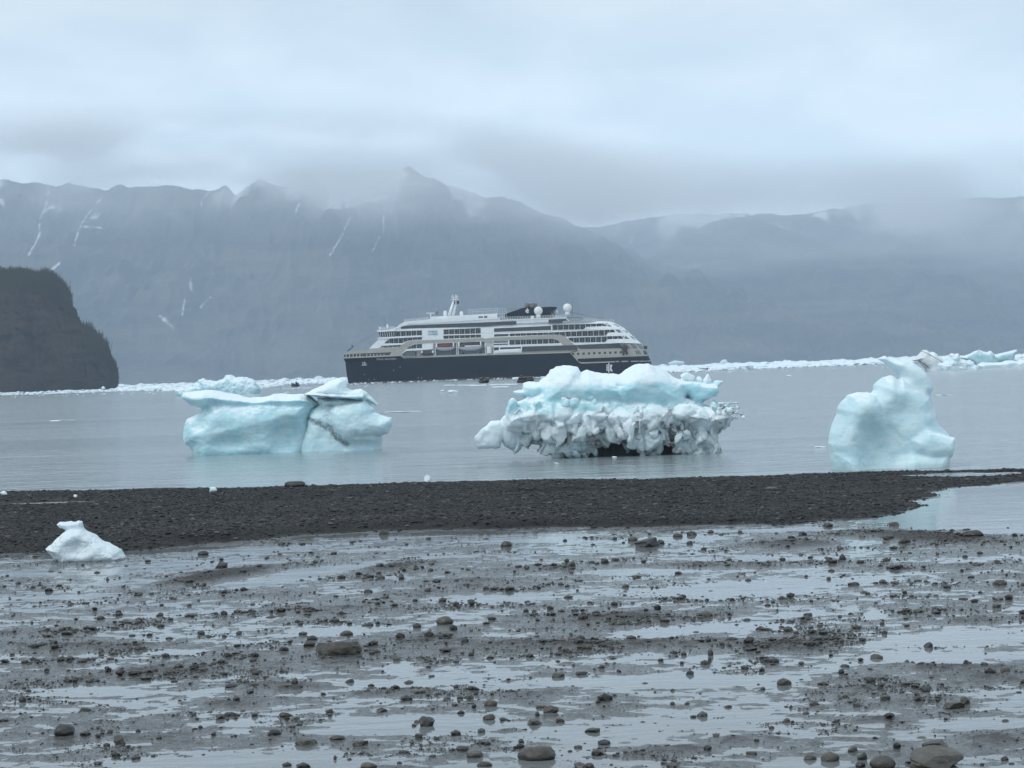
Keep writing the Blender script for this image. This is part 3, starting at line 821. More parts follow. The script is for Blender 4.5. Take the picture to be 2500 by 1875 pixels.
# ---- left berg: long blue block joined to a grey-streaked stack
def left_berg():
    D = 84.5; O = (400, 880); S = 3.687
    P = lambda pts, sink=0.6: zpoly(O, S, pts, D, sink)
    body = P([(400, 350), (390, 400), (330, 455), (270, 495), (215, 520), (190, 560), (178, 640), (175, 700), (190, 750), (240, 795), (290, 830), (700, 824), (1000, 814), (1260, 803), (1300, 730), (1330, 650), (1350, 560), (1350, 480), (1380, 430), (1385, 400), (1300, 335), (1100, 325), (700, 350)])
    cap = P([(158, 325), (205, 285), (290, 273), (390, 263), (470, 273), (560, 298), (640, 315), (740, 330), (850, 345), (930, 330), (990, 303), (1050, 308), (1120, 312), (1250, 303), (1300, 320), (1388, 375), (1392, 400), (1200, 420), (800, 415), (450, 400), (380, 430), (340, 428), (250, 402), (215, 370)])
    bulge = P([(560, 560), (700, 470), (900, 440), (1100, 470), (1120, 520), (1020, 600), (900, 660), (700, 700), (520, 700), (400, 640)])
    lob = [(body, 0.9, 1.35, 0.25, -0.10), (cap, 0.42, 1.35, 0.10), (bulge, 0.55, 0.55, -0.75)]
    x_, z_ = P([(1150, 690)])[0]; x2, z2 = P([(640, 740)])[0]; x3, z3 = P([(330, 560)])[0]
    carve = [(x_, -1.35, z_, 0.75, 0.75, 0.75, 0.3), (x2, -1.5, z2, 0.9, 0.55, 0.28, 0.2), (x3, -1.15, z3, 0.35, 0.35, 0.3, 0.2)]
    V, Q = build_berg(D, lob, 0.042, k=0.14, carve=carve, ybounds=(-1.9, 2.0), disp=scallop(0.055, 0.6, 0.016, 3))
    up = vnormals(V, Q)[:, 2]
    cz = sstep(z_ + 1.65, z_ + 2.0, V[:, 2] + 0.08 * fbm(V * 1.6, 3))
    x0 = (P([(1210, 0)])[0][0])
    o = berg_obj('iceberg', V, Q, ICE_BLUE, D, 'long smooth pale blue iceberg left of the ship, flat white top, undercut left edge', crust=cz * 0.9)
    # right part: stack with tilted plate, grounded against it: the same floe of ice? it stands apart
    low = P([(1205, 810), (1230, 740), (1262, 640), (1285, 560), (1290, 480), (1345, 430), (1400, 400), (1550, 385), (1700, 380), (1830, 400), (1900, 450), (1960, 500), (1985, 640), (1975, 700), (1960, 750), (1928, 795), (1600, 803)])
    lobe2 = P([(1500, 440), (1560, 400), (1700, 372), (1815, 355), (1860, 385), (1912, 430), (1902, 458), (1960, 490), (2060, 515), (2068, 560), (2032, 652), (1960, 668), (1880, 680), (1810, 700), (1750, 690), (1690, 720), (1640, 725), (1580, 680), (1530, 610), (1500, 520)])
    neck = P([(1380, 335), (1830, 350), (1790, 395), (1400, 420), (1420, 385)])
    plate = P([(1268, 300), (1340, 290), (1480, 300), (1640, 305), (1830, 300), (1835, 355), (1500, 332), (1290, 318)])
    top = P([(1275, 295), (1350, 258), (1440, 228), (1500, 180), (1560, 160), (1610, 153), (1655, 180), (1635, 245), (1700, 268), (1780, 256), (1835, 288), (1850, 315), (1880, 335), (1950, 405), (1920, 412), (1860, 375), (1815, 335), (1600, 325), (1350, 312)])
    lob = [(low, 0.6, 1.0, 0.15), (lobe2, 0.5, 0.75, -0.45), (neck, 0.2, 0.6, 0.0), (plate, 0.09, 0.95, -0.1), (top, 0.30, 0.70, 0.0)]
    xa, za = P([(1810, 760)])[0]
    V, Q = build_berg(D, lob, 0.036, k=0.06, carve=[(xa, -0.95, za, 0.75, 0.35, 0.25, 0.1)], ybounds=(-1.6, 1.6), disp=scallop(0.05, 0.45, 0.012, 8))
    dl = [P([q])[0] for q in ((1290, 515), (1370, 545), (1450, 560), (1500, 600), (1560, 665), (1660, 745))]
    dirt = np.clip(1.0 - seg_dist(V + 0.07 * np.stack([fbm(V * 3, 3)] * 3, 1), dl) / 0.20, 0, 1) * (V[:, 1] < 0.3)
    dl2 = [P([q])[0] for q in ((1275, 312), (1500, 326), (1700, 345), (1825, 335), (1815, 300))]
    dirt = np.maximum(dirt, 0.75 * np.clip(1.0 - seg_dist(V, dl2) / 0.075, 0, 1))
    dl3 = [P([q])[0] for q in ((1500, 360), (1515, 420), (1480, 520))]
    dirt = np.maximum(dirt, 0.5 * np.clip(1.0 - seg_dist(V, dl3) / 0.26, 0, 1))
    zt = P([(1500, 300)])[0][1]
    cr = sstep(zt - 0.05, zt + 0.05, V[:, 2]) * 0.95
    berg_obj('iceberg', V, Q, ICE_PALE, D - 0.25, 'stacked iceberg with a dirty black seam and thin tilted cap, touching the long blue one', dirt=dirt, crust=cr)
left_berg()

# ---- middle berg: white top, blue band, skirt of glassy chunks
def middle_berg():
    D = 70.0; O = (1140, 860); S = 3.16
    P = lambda pts, sink=0.6: zpoly(O, S, pts, D, sink)
    upper = P([(500, 400), (560, 300), (590, 225), (640, 165), (690, 118), (790, 103), (860, 118), (882, 157), (930, 138), (990, 155), (1050, 168), (1180, 172), (1230, 130), (1300, 93), (1400, 88), (1470, 112), (1540, 160), (1590, 200), (1660, 260), (1680, 400), (1560, 440), (1430, 430), (1300, 410), (900, 420), (540, 440)])
    lw = P([(356, 300), (425, 288), (428, 236), (560, 236), (620, 215), (680, 260), (600, 330), (500, 350), (420, 340), (362, 318)])
    rw = P([(1560, 200), (1700, 215), (1800, 230), (1950, 250), (1955, 310), (1890, 350), (1800, 392), (1750, 385), (1700, 330), (1620, 400), (1560, 300)])
    sl = P([(345, 440), (360, 410), (400, 375), (470, 348), (478, 385), (445, 430), (372, 465)])
    mid = P([(285, 505), (340, 430), (420, 375), (520, 335), (900, 320), (1300, 350), (1600, 340), (1700, 355), (1760, 380), (1900, 430), (2010, 455), (2060, 500), (1990, 560), (1930, 600), (1600, 620), (1100, 640), (640, 640), (520, 620), (400, 600), (300, 580)])
    base = P([(560, 560), (600, 740), (680, 760), (720, 800), (870, 803), (1100, 800), (1250, 790), (1500, 772), (1750, 760), (1930, 755), (1960, 640), (1900, 560), (1200, 520)])
    lower = P([(470, 520), (560, 640), (640, 720), (800, 740), (1100, 745), (1400, 735), (1700, 730), (1930, 730), (1950, 560), (1200, 480)], 0)
    tail = P([(58, 650), (120, 590), (190, 538), (250, 535), (300, 560), (270, 640), (258, 735), (90, 740), (62, 690)])
    tail2 = P([(270, 520), (350, 480), (420, 560), (520, 680), (470, 720), (350, 757), (290, 720), (262, 640)])
    lob = [(upper, 0.6, 1.2, 0.25), (lw, 0.22, 0.5, 0.1), (rw, 0.22, 0.55, 0.2), (sl, 0.14, 0.25, -0.3), (mid, 0.75, 1.3, 0.15), (lower, 0.5, 0.65, 0.6), (base, 0.4, 0.5, 1.0), (tail, 0.14, 0.16, -0.15), (tail2, 0.25, 0.3, 0.0)]
    rng = np.random.default_rng(4); ch = []
    def spot(px, py, y, r, axis=None, el=1.3):
        x, z = P([(px, py)], 0)[0]
        a = rand_unit(rng) if axis is None else np.array(axis, float); a = a / np.linalg.norm(a)
        ch.append(((x, y, z), r, a, el))
    zlim = P([(1000, 405)])[0][1]
    def mdisp(V, Nn):
        g = sstep(zlim + 0.15, zlim - 0.15, V[:, 2] + 0.12 * fbm(V * 1.2, 2))
        s_ = g > 0.01; w1, w2, v1, v2 = (np.ones(len(V)) for _ in range(4)); w2 = w2 + 1; v2 = v2 + 1
        w1[s_], w2[s_] = worley(V[s_] / np.array((0.62, 0.62, 0.95)) + 3); v1[s_], v2[s_] = worley(V[s_] / np.array((0.27, 0.27, 0.36)) + 9)
        crack = -0.13 * np.exp(-(w2 - w1) / 0.12) - 0.012 * np.exp(-(v2 - v1) / 0.15)
        g = g * sstep(P([(240, 0)])[0][0], P([(420, 0)])[0][0], V[:, 0])
        return g * (crack + 0.12 * (0.5 - w1) + 0.02 * fbm(V * 5, 2)) + 0.018 * fbm(V * 4, 3) + 0.06 * fbm(V * 1.4, 3)
    V0, Q0 = build_berg(D, lob, 0.075, k=0.14, ybounds=(-1.9, 1.9))
    N0 = vnormals(V0, Q0)
    if N0[np.argmax(V0[:, 2])][2] < 0: N0 = -N0
    bx = [P([q_])[0] for q_ in ((300, 470), (470, 370), (620, 330), (850, 320), (950, 270), (1250, 290), (1300, 400), (1430, 445), (1560, 440), (1700, 395), (2000, 440))]
    lim = np.interp(V0[:, 0], [b[0] for b in bx], [b[1] for b in bx]) - 0.06
    ok = np.where((V0[:, 0] > P([(330, 0)])[0][0]) & (V0[:, 1] < 0.55) & (V0[:, 2] < lim) & (V0[:, 2] > 0.55) & (N0[:, 1] < 0.35) & (N0[:, 2] < 0.75))[0]
    zlo = 0.1; zhi = lim.max()
    for q in range(95):
        v_ = V0[rng.choice(ok)]; n_ = N0[ok[0]]; f = np.clip((v_[2] - zlo) / (zhi - zlo), 0, 1)
        big = rng.random() < 0.45
        r = rng.uniform(0.08, 0.14) if not big else rng.uniform(0.15, 0.24) * (1.2 - 0.45 * f)
        if v_[0] > P([(1850, 0)])[0][0]: r *= 0.7
        c = v_ + np.array((0, 0.5 * r, 0)) + rng.normal(size=3) * 0.03
        a = np.array((0.45 * rng.normal(), -0.35 * rng.random(), 1.0)); a /= np.linalg.norm(a)
        ch.append((tuple(c), r, a, rng.uniform(1.0, 1.9)))
    for q in range(44):      # long blades and lobes hanging over the dark hollow
        t = (q + rng.uniform(-.8, .8)) / 44; f = rng.random()
        px = 420 + 1520 * t
        r = rng.uniform(0.15, 0.27); a = np.array((0.35 * rng.normal(), -0.25 + 0.5 * rng.random(), 1.0)); a /= np.linalg.norm(a)
        x, z = P([(px, 560 + 110 * f + 20 * rng.normal())], 0)[0]
        ch.append(((x, -0.95 + 0.75 * f + 0.12 * rng.normal() + 1.1 * abs(t - 0.5) ** 2, z), r, a, rng.uniform(1.5, 2.5)))
    for px, py, y, r, ax, el in ((1390, 700, -0.75, 0.34, (0.5, 0, 1), 1.35), (940, 570, -0.95, 0.30, (-0.2, -.3, 1), 1.5), (860, 640, -0.75, 0.33, (0.1, 0, 1), 1.3), (1280, 640, -0.7, 0.32, (0.8, 0, 1), 1.4), (1820, 680, -0.6, 0.34, (0.2, 0, 1), 1.2),
                                  (1640, 650, -0.8, 0.26, (0.9, 0, 1), 1.3), (640, 600, -0.75, 0.3, (-.3, 0, 1), 1.5), (720, 700, -0.4, 0.27, (0.2, 0, 1), 1.5), (520, 590, -0.5, 0.24, (-.2, 0, 1), 1.4), (700, 160, 0, 0.2, (1, 0, 0), 1.3), (1700, 195, 0, 0.19, (1, 0, .1), 1.15),
                                  (1855, 215, 0.05, 0.12, (.3, 0, 1), 1.5), (1790, 225, 0.1, 0.14, (1, 0, .3), 1.2), (1935, 240, 0.0, 0.13, (1, 0, .25), 1.5), (560, 760, 0.2, 0.11, (1, 0, .4), 1.6), (1230, 700, -0.2, 0.3, (0.3, 0, 1), 1.2), (1050, 690, -0.3, 0.28, (0.1, 0, 1), 1.3), (1500, 620, -0.6, 0.26, (0.3, 0, 1), 1.3)):
        spot(px, py, y, r, ax, el)
    for px, r, y, el in ((600, .26, -.35, 1.5), (690, .24, -.45, 1.7), (800, .28, -.5, 1.6), (900, .25, -.3, 1.5), (980, .2, -.15, 1.4), (1340, .3, -.6, 1.4), (1430, .22, -.35, 1.6), (1600, .25, -.5, 1.6), (1690, .3, -.45, 1.5), (1790, .27, -.6, 1.5), (1880, .28, -.4, 1.4), (1930, .2, -.2, 1.6)):
        spot(px, 745 + 15 * rng.normal(), y, r, (0.35 * rng.normal(), -.2, 1.0), el)
    for q in range(60):       # glassy shards at the right-hand tip
        t = rng.random(); spot(1880 + 240 * t, 440 + 30 * rng.normal() + 20 * t, -0.2 + 0.3 * rng.normal(), rng.uniform(0.04, 0.11) * (1.2 - 0.6 * t), None, 1.4)
    x1, z1 = P([(1100, 760)])[0]
    cv = [(P([(1130, 770)])[0][0], -0.3, 0.10, 1.7, 0.7, 0.36, 0.08), (P([(1600, 740)])[0][0], -0.5, 0.18, 0.5, 0.6, 0.35, 0.08)]
    V, Q = build_berg(D, lob, 0.028, k=0.14, chunks=ch, carve=None, ybounds=(-1.9, 1.9), seed=9, disp=mdisp)
    # colour masks: white crust, frosted belly, painted shadow of the undercut
    zb = P([(1000, 425)])[0][1]; ztop = P([(1000, 245)])[0][1]
    zn = V[:, 2] + 0.10 * fbm(V * 1.3 + 3, 3)
    crust = sstep(ztop - 0.10, ztop + 0.05, zn)
    belly = sstep(zb + 0.02, zb - 0.22, zn) * sstep(zb - 1.25, zb - 0.5, zn + 0.35 * fbm(V * 0.9, 2))
    xc = float(V[:, 0].mean())
    Vl = V.copy(); Vl[:, 0] -= xc
    me = np_mesh('iceberg', Vl, Q, True)
    set_attr(me, 'dirt', 1.3 * sstep(0.75, 0.25, V[:, 2] + 0.1 * fbm(V * 2, 2)) * sstep(-0.3, 0.05, V[:, 1]) * (np.abs(V[:, 0] - P([(1180, 0)])[0][0]) < 1.9) + 0.0 * (np.abs(fbm(V * 2.2 + 9, 3)) < 0.05) * (V[:, 2] < zb - 0.2)); set_attr(me, 'crust', np.maximum(crust, belly))  # black shadow of the hollow painted dark on the low set-back wall
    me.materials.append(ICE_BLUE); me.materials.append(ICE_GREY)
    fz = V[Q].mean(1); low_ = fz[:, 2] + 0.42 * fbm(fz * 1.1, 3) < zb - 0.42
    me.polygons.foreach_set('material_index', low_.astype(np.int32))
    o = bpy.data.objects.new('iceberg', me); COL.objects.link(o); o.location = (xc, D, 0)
    tag(o, 'broad iceberg before the ship stern, snowy top, blue band and skirt of glassy lumps', 'iceberg')
middle_berg()

# ---- right berg: smooth blue boot with a horn
def right_berg():
    D = 56.6; O = (1960, 840); S = 4.096
    P = lambda pts, sink=0.6: zpoly(O, S, pts, D, sink)
    left = P([(268, 880), (300, 800), (345, 700), (343, 640), (378, 590), (430, 540), (448, 510), (550, 480), (640, 480), (705, 505), (765, 560), (800, 620), (850, 700), (900, 800), (960, 900), (1000, 1050), (950, 1225), (410, 1238), (340, 1215), (270, 1110), (245, 1000)])
    mid = P([(690, 505), (722, 460), (720, 405), (780, 350), (805, 328), (890, 313), (952, 358), (985, 338), (1100, 420), (1200, 480), (1270, 530), (1295, 640), (1335, 700), (1342, 760), (1390, 830), (1460, 900), (1482, 950), (1472, 1060), (1455, 1125), (1402, 1198), (900, 1228), (760, 1000), (700, 800), (660, 640)])
    horn = P([(768, 150), (800, 128), (833, 116), (882, 146), (1000, 153), (1120, 183), (1212, 235), (1260, 300), (1300, 380), (1322, 440), (1285, 510), (1292, 640), (1150, 600), (1050, 500), (960, 420), (990, 345), (955, 290), (900, 245), (835, 192)])
    base = P([(300, 1090), (700, 1060), (1400, 1050), (1455, 1110), (1405, 1200), (900, 1228), (410, 1238), (330, 1200)])
    ridge = P([(1050, 960), (1190, 860), (1300, 890), (1470, 930), (1478, 1040), (1440, 1110), (1200, 1120), (1080, 1060)])
    lob = [(left, 0.55, 0.85, -0.05), (mid, 0.55, 0.85, 0.15), (horn, 0.28, 0.42, 0.25), (base, 0.35, 0.95, 0.0), (ridge, 0.25, 0.35, -0.62)]
    x1, z1 = P([(760, 960)])[0]; x2, z2 = P([(1000, 640)])[0]; x3, z3 = P([(860, 480)])[0]
    cv = [(x1 - 0.05, -1.1, z1 - 0.25, 0.45, 0.62, 0.75, 0.45), (x2, -1.0, z2, 0.45, 0.36, 0.36, 0.3)]
    V, Q = build_berg(D, lob, 0.024, k=0.10, carve=cv, ybounds=(-1.3, 1.4), disp=scallop(0.028, 0.36, 0.004, 5))
    zt = P([(0, 420)])[0][1]
    cr = 0.45 * sstep(zt - 0.5, zt + 0.3, V[:, 2])
    berg_obj('iceberg', V, Q, ICE_PALE, D, 'tall rounded iceberg at the right end of the gravel bar, curled horn on top', crust=cr)
right_berg()

# ---- little white block on the flat
def small_block():
    D = 35.2; O = (0, 1140); S = 4.424
    P = lambda pts, sink=0.12: zpoly(O, S, pts, D, sink)
    body = P([(498, 885), (560, 838), (600, 778), (700, 690), (800, 660), (905, 665), (930, 685), (1000, 720), (1060, 768), (1150, 808), (1240, 850), (1310, 890), (1328, 930), (1362, 970), (1300, 987), (1150, 1003), (1050, 1015), (800, 1012), (680, 1007), (570, 975), (530, 930)])
    head = P([(622, 628), (645, 603), (740, 596), (825, 590), (840, 580), (895, 580), (900, 640), (908, 670), (860, 720), (740, 700), (680, 665)])
    x1, z1 = P([(880, 860)])[0]
    V, Q = build_berg(D, [(body, 0.22, 0.34, 0.0), (head, 0.06, 0.11, -0.02)], 0.011, pad=0.08, k=0.03, ybounds=(-0.42, 0.42), floor=-0.06, carve=[(x1, -0.5, z1, 0.2, 0.24, 0.15, 0.1)], disp=lambda V, Nn: scallop(0.020, 0.15, 0.004, 2)(V, Nn) - 0.012 * np.exp(-np.diff(np.stack(worley(V / 0.22 + 4)), axis=0)[0] / 0.06))
    berg_obj('ice_block', V, Q, ICE_WHITE, D, 'small frosted white ice block with hooked top, stranded by the left gravel bar', 'ice block')
small_block()

# ---- bergs far out
def far_berg(name, O, S, pts, D, label, mat, R=1.2, T=4.0, h=0.22, amp=0.5, cell=2.6, extra=(), dirt_lines=(), seed=1, floor=-0.8, crust=None):
    P = lambda p: zpoly(O, S, p, D, 2.0)
    lobs = [(P(pts), R, T, 0.0)] + [(P(p), r, t, y) for p, r, t, y in extra]
    V, Q = build_berg(D, lobs, h, pad=amp + 0.5, k=0.4, ybounds=(-T - 1.5, T + 1.5), floor=floor, disp=scallop(amp, cell, amp * 0.25, seed))
    d = np.zeros(len(V))
    for line, wd in dirt_lines:
        d = np.maximum(d, np.clip(1.15 - seg_dist(V, [P([q])[0] for q in line]) / wd, 0, 1))
    return berg_obj(name, V, Q, mat, D, label, 'iceberg', dirt=d)
far_berg('iceberg', (420, 900), 9.217, [(90, 490), (130, 450), (180, 425), (260, 420), (290, 425), (350, 440), (420, 410), (470, 390), (460, 370), (530, 325), (620, 320), (610, 275), (640, 265), (690, 210), (760, 235), (850, 270), (1000, 290), (1050, 280), (1180, 220), (1230, 175), (1310, 153), (1370, 160), (1440, 193), (1500, 183), (1600, 176), (1700, 200), (1800, 250), (1870, 310), (1950, 400), (1985, 450), (1980, 510), (1910, 545), (1400, 575), (1200, 570), (700, 580), (240, 600), (160, 600), (110, 550)],
         454, 'low ragged turquoise iceberg floating behind the left end of the long blue one', ICE_FAR, R=1.6, T=3.2, h=0.13, amp=0.42, cell=1.7, seed=4,
         extra=[([(1500, 340), (1650, 345), (1780, 400), (1910, 545), (1500, 560), (1490, 450)], 0.8, 1.2, -2.6), ([(1130, 560), (1200, 380), (1350, 320), (1480, 420), (1470, 560)], 0.8, 1.0, -2.4), ([(700, 560), (850, 380), (1050, 370), (1120, 560)], 0.8, 1.1, -2.3)])
far_berg('iceberg', (2200, 830), 7.373, [(205, 372), (260, 312), (320, 262), (370, 208), (400, 184), (450, 184), (510, 220), (590, 224), (640, 255), (720, 330), (770, 400), (740, 545), (480, 557), (440, 515), (390, 470), (340, 430), (320, 390), (250, 390)],
         474, 'dusty white iceberg crossed by slanting black seams, at the right behind the horned one', ICE_DIRT, R=1.4, T=2.5, h=0.11, amp=0.12, cell=1.0, seed=6,
         dirt_lines=[([(370, 205), (520, 290), (620, 350), (720, 415)], 0.17), ([(210, 372), (330, 395), (400, 440), (480, 510)], 0.14), ([(250, 340), (330, 380)], 0.08), ([(450, 540), (670, 540)], 0.25)])
far_berg('iceberg', (2200, 830), 7.373, [(658, 550), (662, 440), (740, 420), (800, 390), (860, 350), (892, 300), (890, 270), (930, 243), (960, 250), (1020, 238), (1038, 290), (1062, 342), (1150, 360), (1230, 365), (1290, 420), (1370, 480), (1452, 552), (1290, 560), (900, 562), (740, 570)],
         462, 'rough pyramid-shaped pale iceberg standing between the dusty one and the flat floe', ICE_FARW, R=1.2, T=2.6, h=0.11, amp=0.32, cell=0.9, seed=11)
far_berg('iceberg', (2200, 830), 7.373, [(1050, 330), (1060, 300), (1150, 288), (1250, 240), (1340, 195), (1368, 185), (1380, 212), (1390, 175), (1450, 190), (1550, 220), (1600, 195), (1645, 230), (1672, 280), (1680, 330), (1700, 415), (1400, 450), (1300, 430), (1150, 380)],
         640, 'pointed deep blue iceberg with a split peak behind the flat floe', ICE_FAR, R=1.3, T=2.0, h=0.15, amp=0.25, cell=2.2, seed=14, floor=-2.2)
far_berg('iceberg', (2200, 830), 7.373, [(1665, 300), (1740, 260), (1830, 225), (1940, 208), (2030, 180), (2090, 172), (2085, 222), (2045, 262), (2030, 330), (2035, 410), (1700, 415)],
         652, 'blue iceberg shaped like a ramp rising to a sharp tip at the right edge', ICE_FAR, R=1.3, T=1.8, h=0.15, amp=0.2, cell=2.2, seed=17, floor=-2.2)
far_berg('ice_floe', (2200, 830), 7.373, [(1355, 460), (1450, 405), (1690, 405), (1830, 395), (1880, 368), (1980, 368), (2080, 390), (2150, 360), (2300, 352), (2600, 380), (2640, 480), (2000, 510), (1450, 520)],
         490, 'long low flat white ice floe at the right edge of the water', ICE_FARW, R=0.7, T=3.0, h=0.14, amp=0.1, cell=1.4, seed=19)

# small pieces, each its own
def ice_bit(px, py, w, hgt, label, name='ice_piece', mat=None, kind='ang', z=0.0, group=None, seed=1):
    p = on_z(px, py, z); s = p.y / FPX
    rng = np.random.default_rng(seed)
    if kind == 'slab': hgt = 0.07 / s
    V = rock_verts(ICO3, rng, kind, (w * s / 2, w * s * 0.35, hgt * s / 2 * 1.25))
    me = np_mesh(name, V, ICO3[1], True); n = len(V)
    set_attr(me, 'dirt', np.zeros(n)); set_attr(me, 'crust', np.zeros(n))
    o = link(name, me, mat or ICE_FARW)
    o.location = (p.x, p.y + w * s * 0.2, z + hgt * s * (0.1 if kind == 'slab' else 0.40))
    return tag(o, label, 'ice', group)
ice_bit(1080, 957, 10, 5, 'small white ice piece floating left of centre, left one of a pair', seed=2)
ice_bit(1106, 960, 26, 8, 'small white ice piece floating in the bay, right one of a pair', seed=3)
ice_bit(148, 1027, 62, 2.4, 'thin flat ice sheet floating alone at the far left', 'ice_sheet', kind='slab', seed=4)
ice_bit(985, 1006, 96, 2.6, 'thin flat ice sheet floating right of the stacked iceberg', 'ice_sheet', kind='slab', seed=5)
ice_bit(1763, 984, 56, 3, 'thin flat ice sheet floating right of the broad iceberg', 'ice_sheet', kind='slab', seed=6)
ice_bit(2300, 965, 42, 3, 'thin flat ice sheet just right of the horned iceberg', 'ice_sheet', kind='slab', seed=7)
ice_bit(2003, 1093, 32, 4, 'thin flat ice sheet just left of the horned iceberg', 'ice_sheet', kind='slab', seed=8)
ice_bit(1926, 919, 14, 3, 'tiny white ice scrap on open water between the two right-hand icebergs', seed=9)
ice_bit(700, 960, 16, 3, 'tiny white ice scrap right of the turquoise iceberg', seed=10)
ice_bit(1796, 985, 22, 3, 'little white ice sliver trailing the flat sheet', seed=12)
ice_bit(1358, 1133, 14, 4, 'tiny ice lump in the shallows under the broad iceberg, left one', mat=ICE_WHITE, seed=13)
ice_bit(1500, 1118, 12, 4, 'tiny ice lump in the shallows under the broad iceberg, right one', mat=ICE_WHITE, seed=14)
ice_bit(1045, 1174, 20, 14, 'clear ice lump at the water edge behind the gravel bar', mat=ICE_WHITE, seed=15)
ice_bit(520, 1200, 18, 11, 'white ice lump lying on the left half of the gravel bar', mat=ICE_WHITE, seed=16, z=0.12)
ice_bit(8, 1209, 18, 10, 'white ice lump at the left edge of the frame on the bar', mat=ICE_WHITE, seed=17, z=0.05)
ice_bit(184, 1213, 9, 6, 'tiny white ice lump on the gravel bar above the dark rock', mat=ICE_WHITE, seed=18, z=0.1)
ice_bit(314, 935, 24, 7, 'small grey-green ice hump in the pack near the headland', mat=ICE_DIRT, seed=19)
ice_bit(664, 935, 18, 9, 'small grey ice hump in the pack, left of two', mat=ICE_DIRT, seed=20)
ice_bit(692, 934, 30, 11, 'larger grey ice hump in the pack, right of two', mat=ICE_DIRT, seed=21)
ice_bit(252, 950, 10, 7, 'white ice knob at the foot of the headland', seed=22)
ice_bit(775, 930, 26, 12, 'white ice hump in the pack left of the ship bow', seed=23)
ice_bit(1652, 897, 40, 17, 'bumpy white ice hump in the pack right of the ship', seed=24)
ice_bit(1768, 894, 22, 16, 'pointed white ice hump in the pack between ship and horned iceberg', seed=25)
ice_bit(1990, 884, 34, 9, 'low white ice ridge in the far pack left of the horned iceberg', seed=26)
ice_bit(1326, 925, 12, 6, 'white ice lump against the ship side near the stern', seed=27)
ice_bit(1259, 926, 18, 5, 'flat ice lump against the ship side amidships', seed=28)

def brash():
    rng = np.random.default_rng(77)
    cs = []; rs = []
    def fill(n, px0, px1, dy0f, dy1f, rmin, rmax, dens=lambda px, t: 1.0):
        k = 0
        while k < n:
            px = rng.uniform(px0, px1); t = rng.random()
            dy = dy0f(px) + (dy1f(px) - dy0f(px)) * t
            if rng.random() > dens(px, t): k += 1; continue
            D = EYE * FPX / dy
            p = on_y(px, hor(px) + dy, D)
            cs.append((p.x, D, 0.0)); rs.append(rng.uniform(rmin, rmax) * (0.6 + 0.8 * rng.random() ** 3)); k += 1
    edge = lambda px: np.interp(px, [-300, 0, 100, 330, 430, 640, 700, 860, 1000, 1330, 1600, 1650, 1780, 2000, 2150, 2500, 2800], [19, 17, 18, 17, 20, 20, 14, 13.5, 12, 12, 13, 15.5, 14, 13, 12, 13, 13])
    far = lambda px: np.interp(px, [0, 640, 860, 1600, 2800], [3.6, 3.4, 3.2, 3.0, 3.0])
    fill(6500, 290, 870, far, edge, 0.5, 2.0, lambda px, t: 0.35 + 0.65 * (1 - t) if t < 0.75 else 0.4)
    fill(15000, 1560, 2800, far, edge, 0.6, 3.0, lambda px, t: 1.0 if t < 0.9 else 0.6)
    fill(1500, -300, 300, lambda px: 10.5, lambda px: edge(px) - 0.5, 0.35, 1.0, lambda px, t: 0.7)
    fill(900, 840, 1620, lambda px: 12.0, lambda px: 13.8, 0.3, 1.2)
    # loose scraps in front of the pack and along the hull
    fill(260, 820, 1640, lambda px: 15.2, lambda px: 17.5, 0.15, 0.7)
    fill(260, -200, 900, lambda px: 18.0, lambda px: 25.0, 0.15, 0.5)
    fill(160, 1500, 2600, lambda px: 14.0, lambda px: 20.0, 0.15, 0.5)
    cs_ = np.array(cs); rs_ = np.array(rs)
    rs_ = rs_ * np.clip(cs_[:, 1] / 1000, 0.6, 2.6)
    V, F, sh = scatter(ICO1, cs_, rs_, rng, variants=20, flat_=(0.2, 0.5), sink=0.3)
    me = np_mesh('brash_ice', V, F, False)
    set_attr(me, 'dirt', np.zeros(len(V))); set_attr(me, 'crust', sstep(0.3, 0.9, sh))
    tag(link('brash_ice', me, ICE_FARW), 'packed brash ice drifting in a white band on the far water', 'brash ice', kind='stuff')
brash()

def wake():
    rng = np.random.default_rng(12); cs = []; rs = []
    for x1, y1, x2, y2, n in ((1148, 941.5, 1185, 940, 260), (1196, 939, 1262, 938, 420), (1203, 944.6, 1240, 944, 160), (1085, 940.6, 1160, 940.2, 240), (1300, 937, 1345, 935, 150), (690, 949, 760, 947, 120), (1690, 907.5, 1770, 906.5, 160)):
        for q in range(n):
            t = rng.random(); p = on_z(x1 + (x2 - x1) * t, y1 + (y2 - y1) * t + 0.5 * rng.normal(), 0)
            cs.append((p.x, p.y, 0.0)); rs.append(rng.uniform(0.08, 0.35))
    V, F, sh = scatter(ICO1, np.array(cs), np.array(rs), rng, variants=8, flat_=(0.06, 0.14), sink=0.3)
    me = np_mesh('foam', V, F, False); set_attr(me, 'dirt', np.zeros(len(V))); set_attr(me, 'crust', np.ones(len(V)) * 0.6)
    tag(link('foam', me, ICE_FARW), 'thin lines of white foam in the wakes of the boats', 'foam', kind='stuff')
wake()
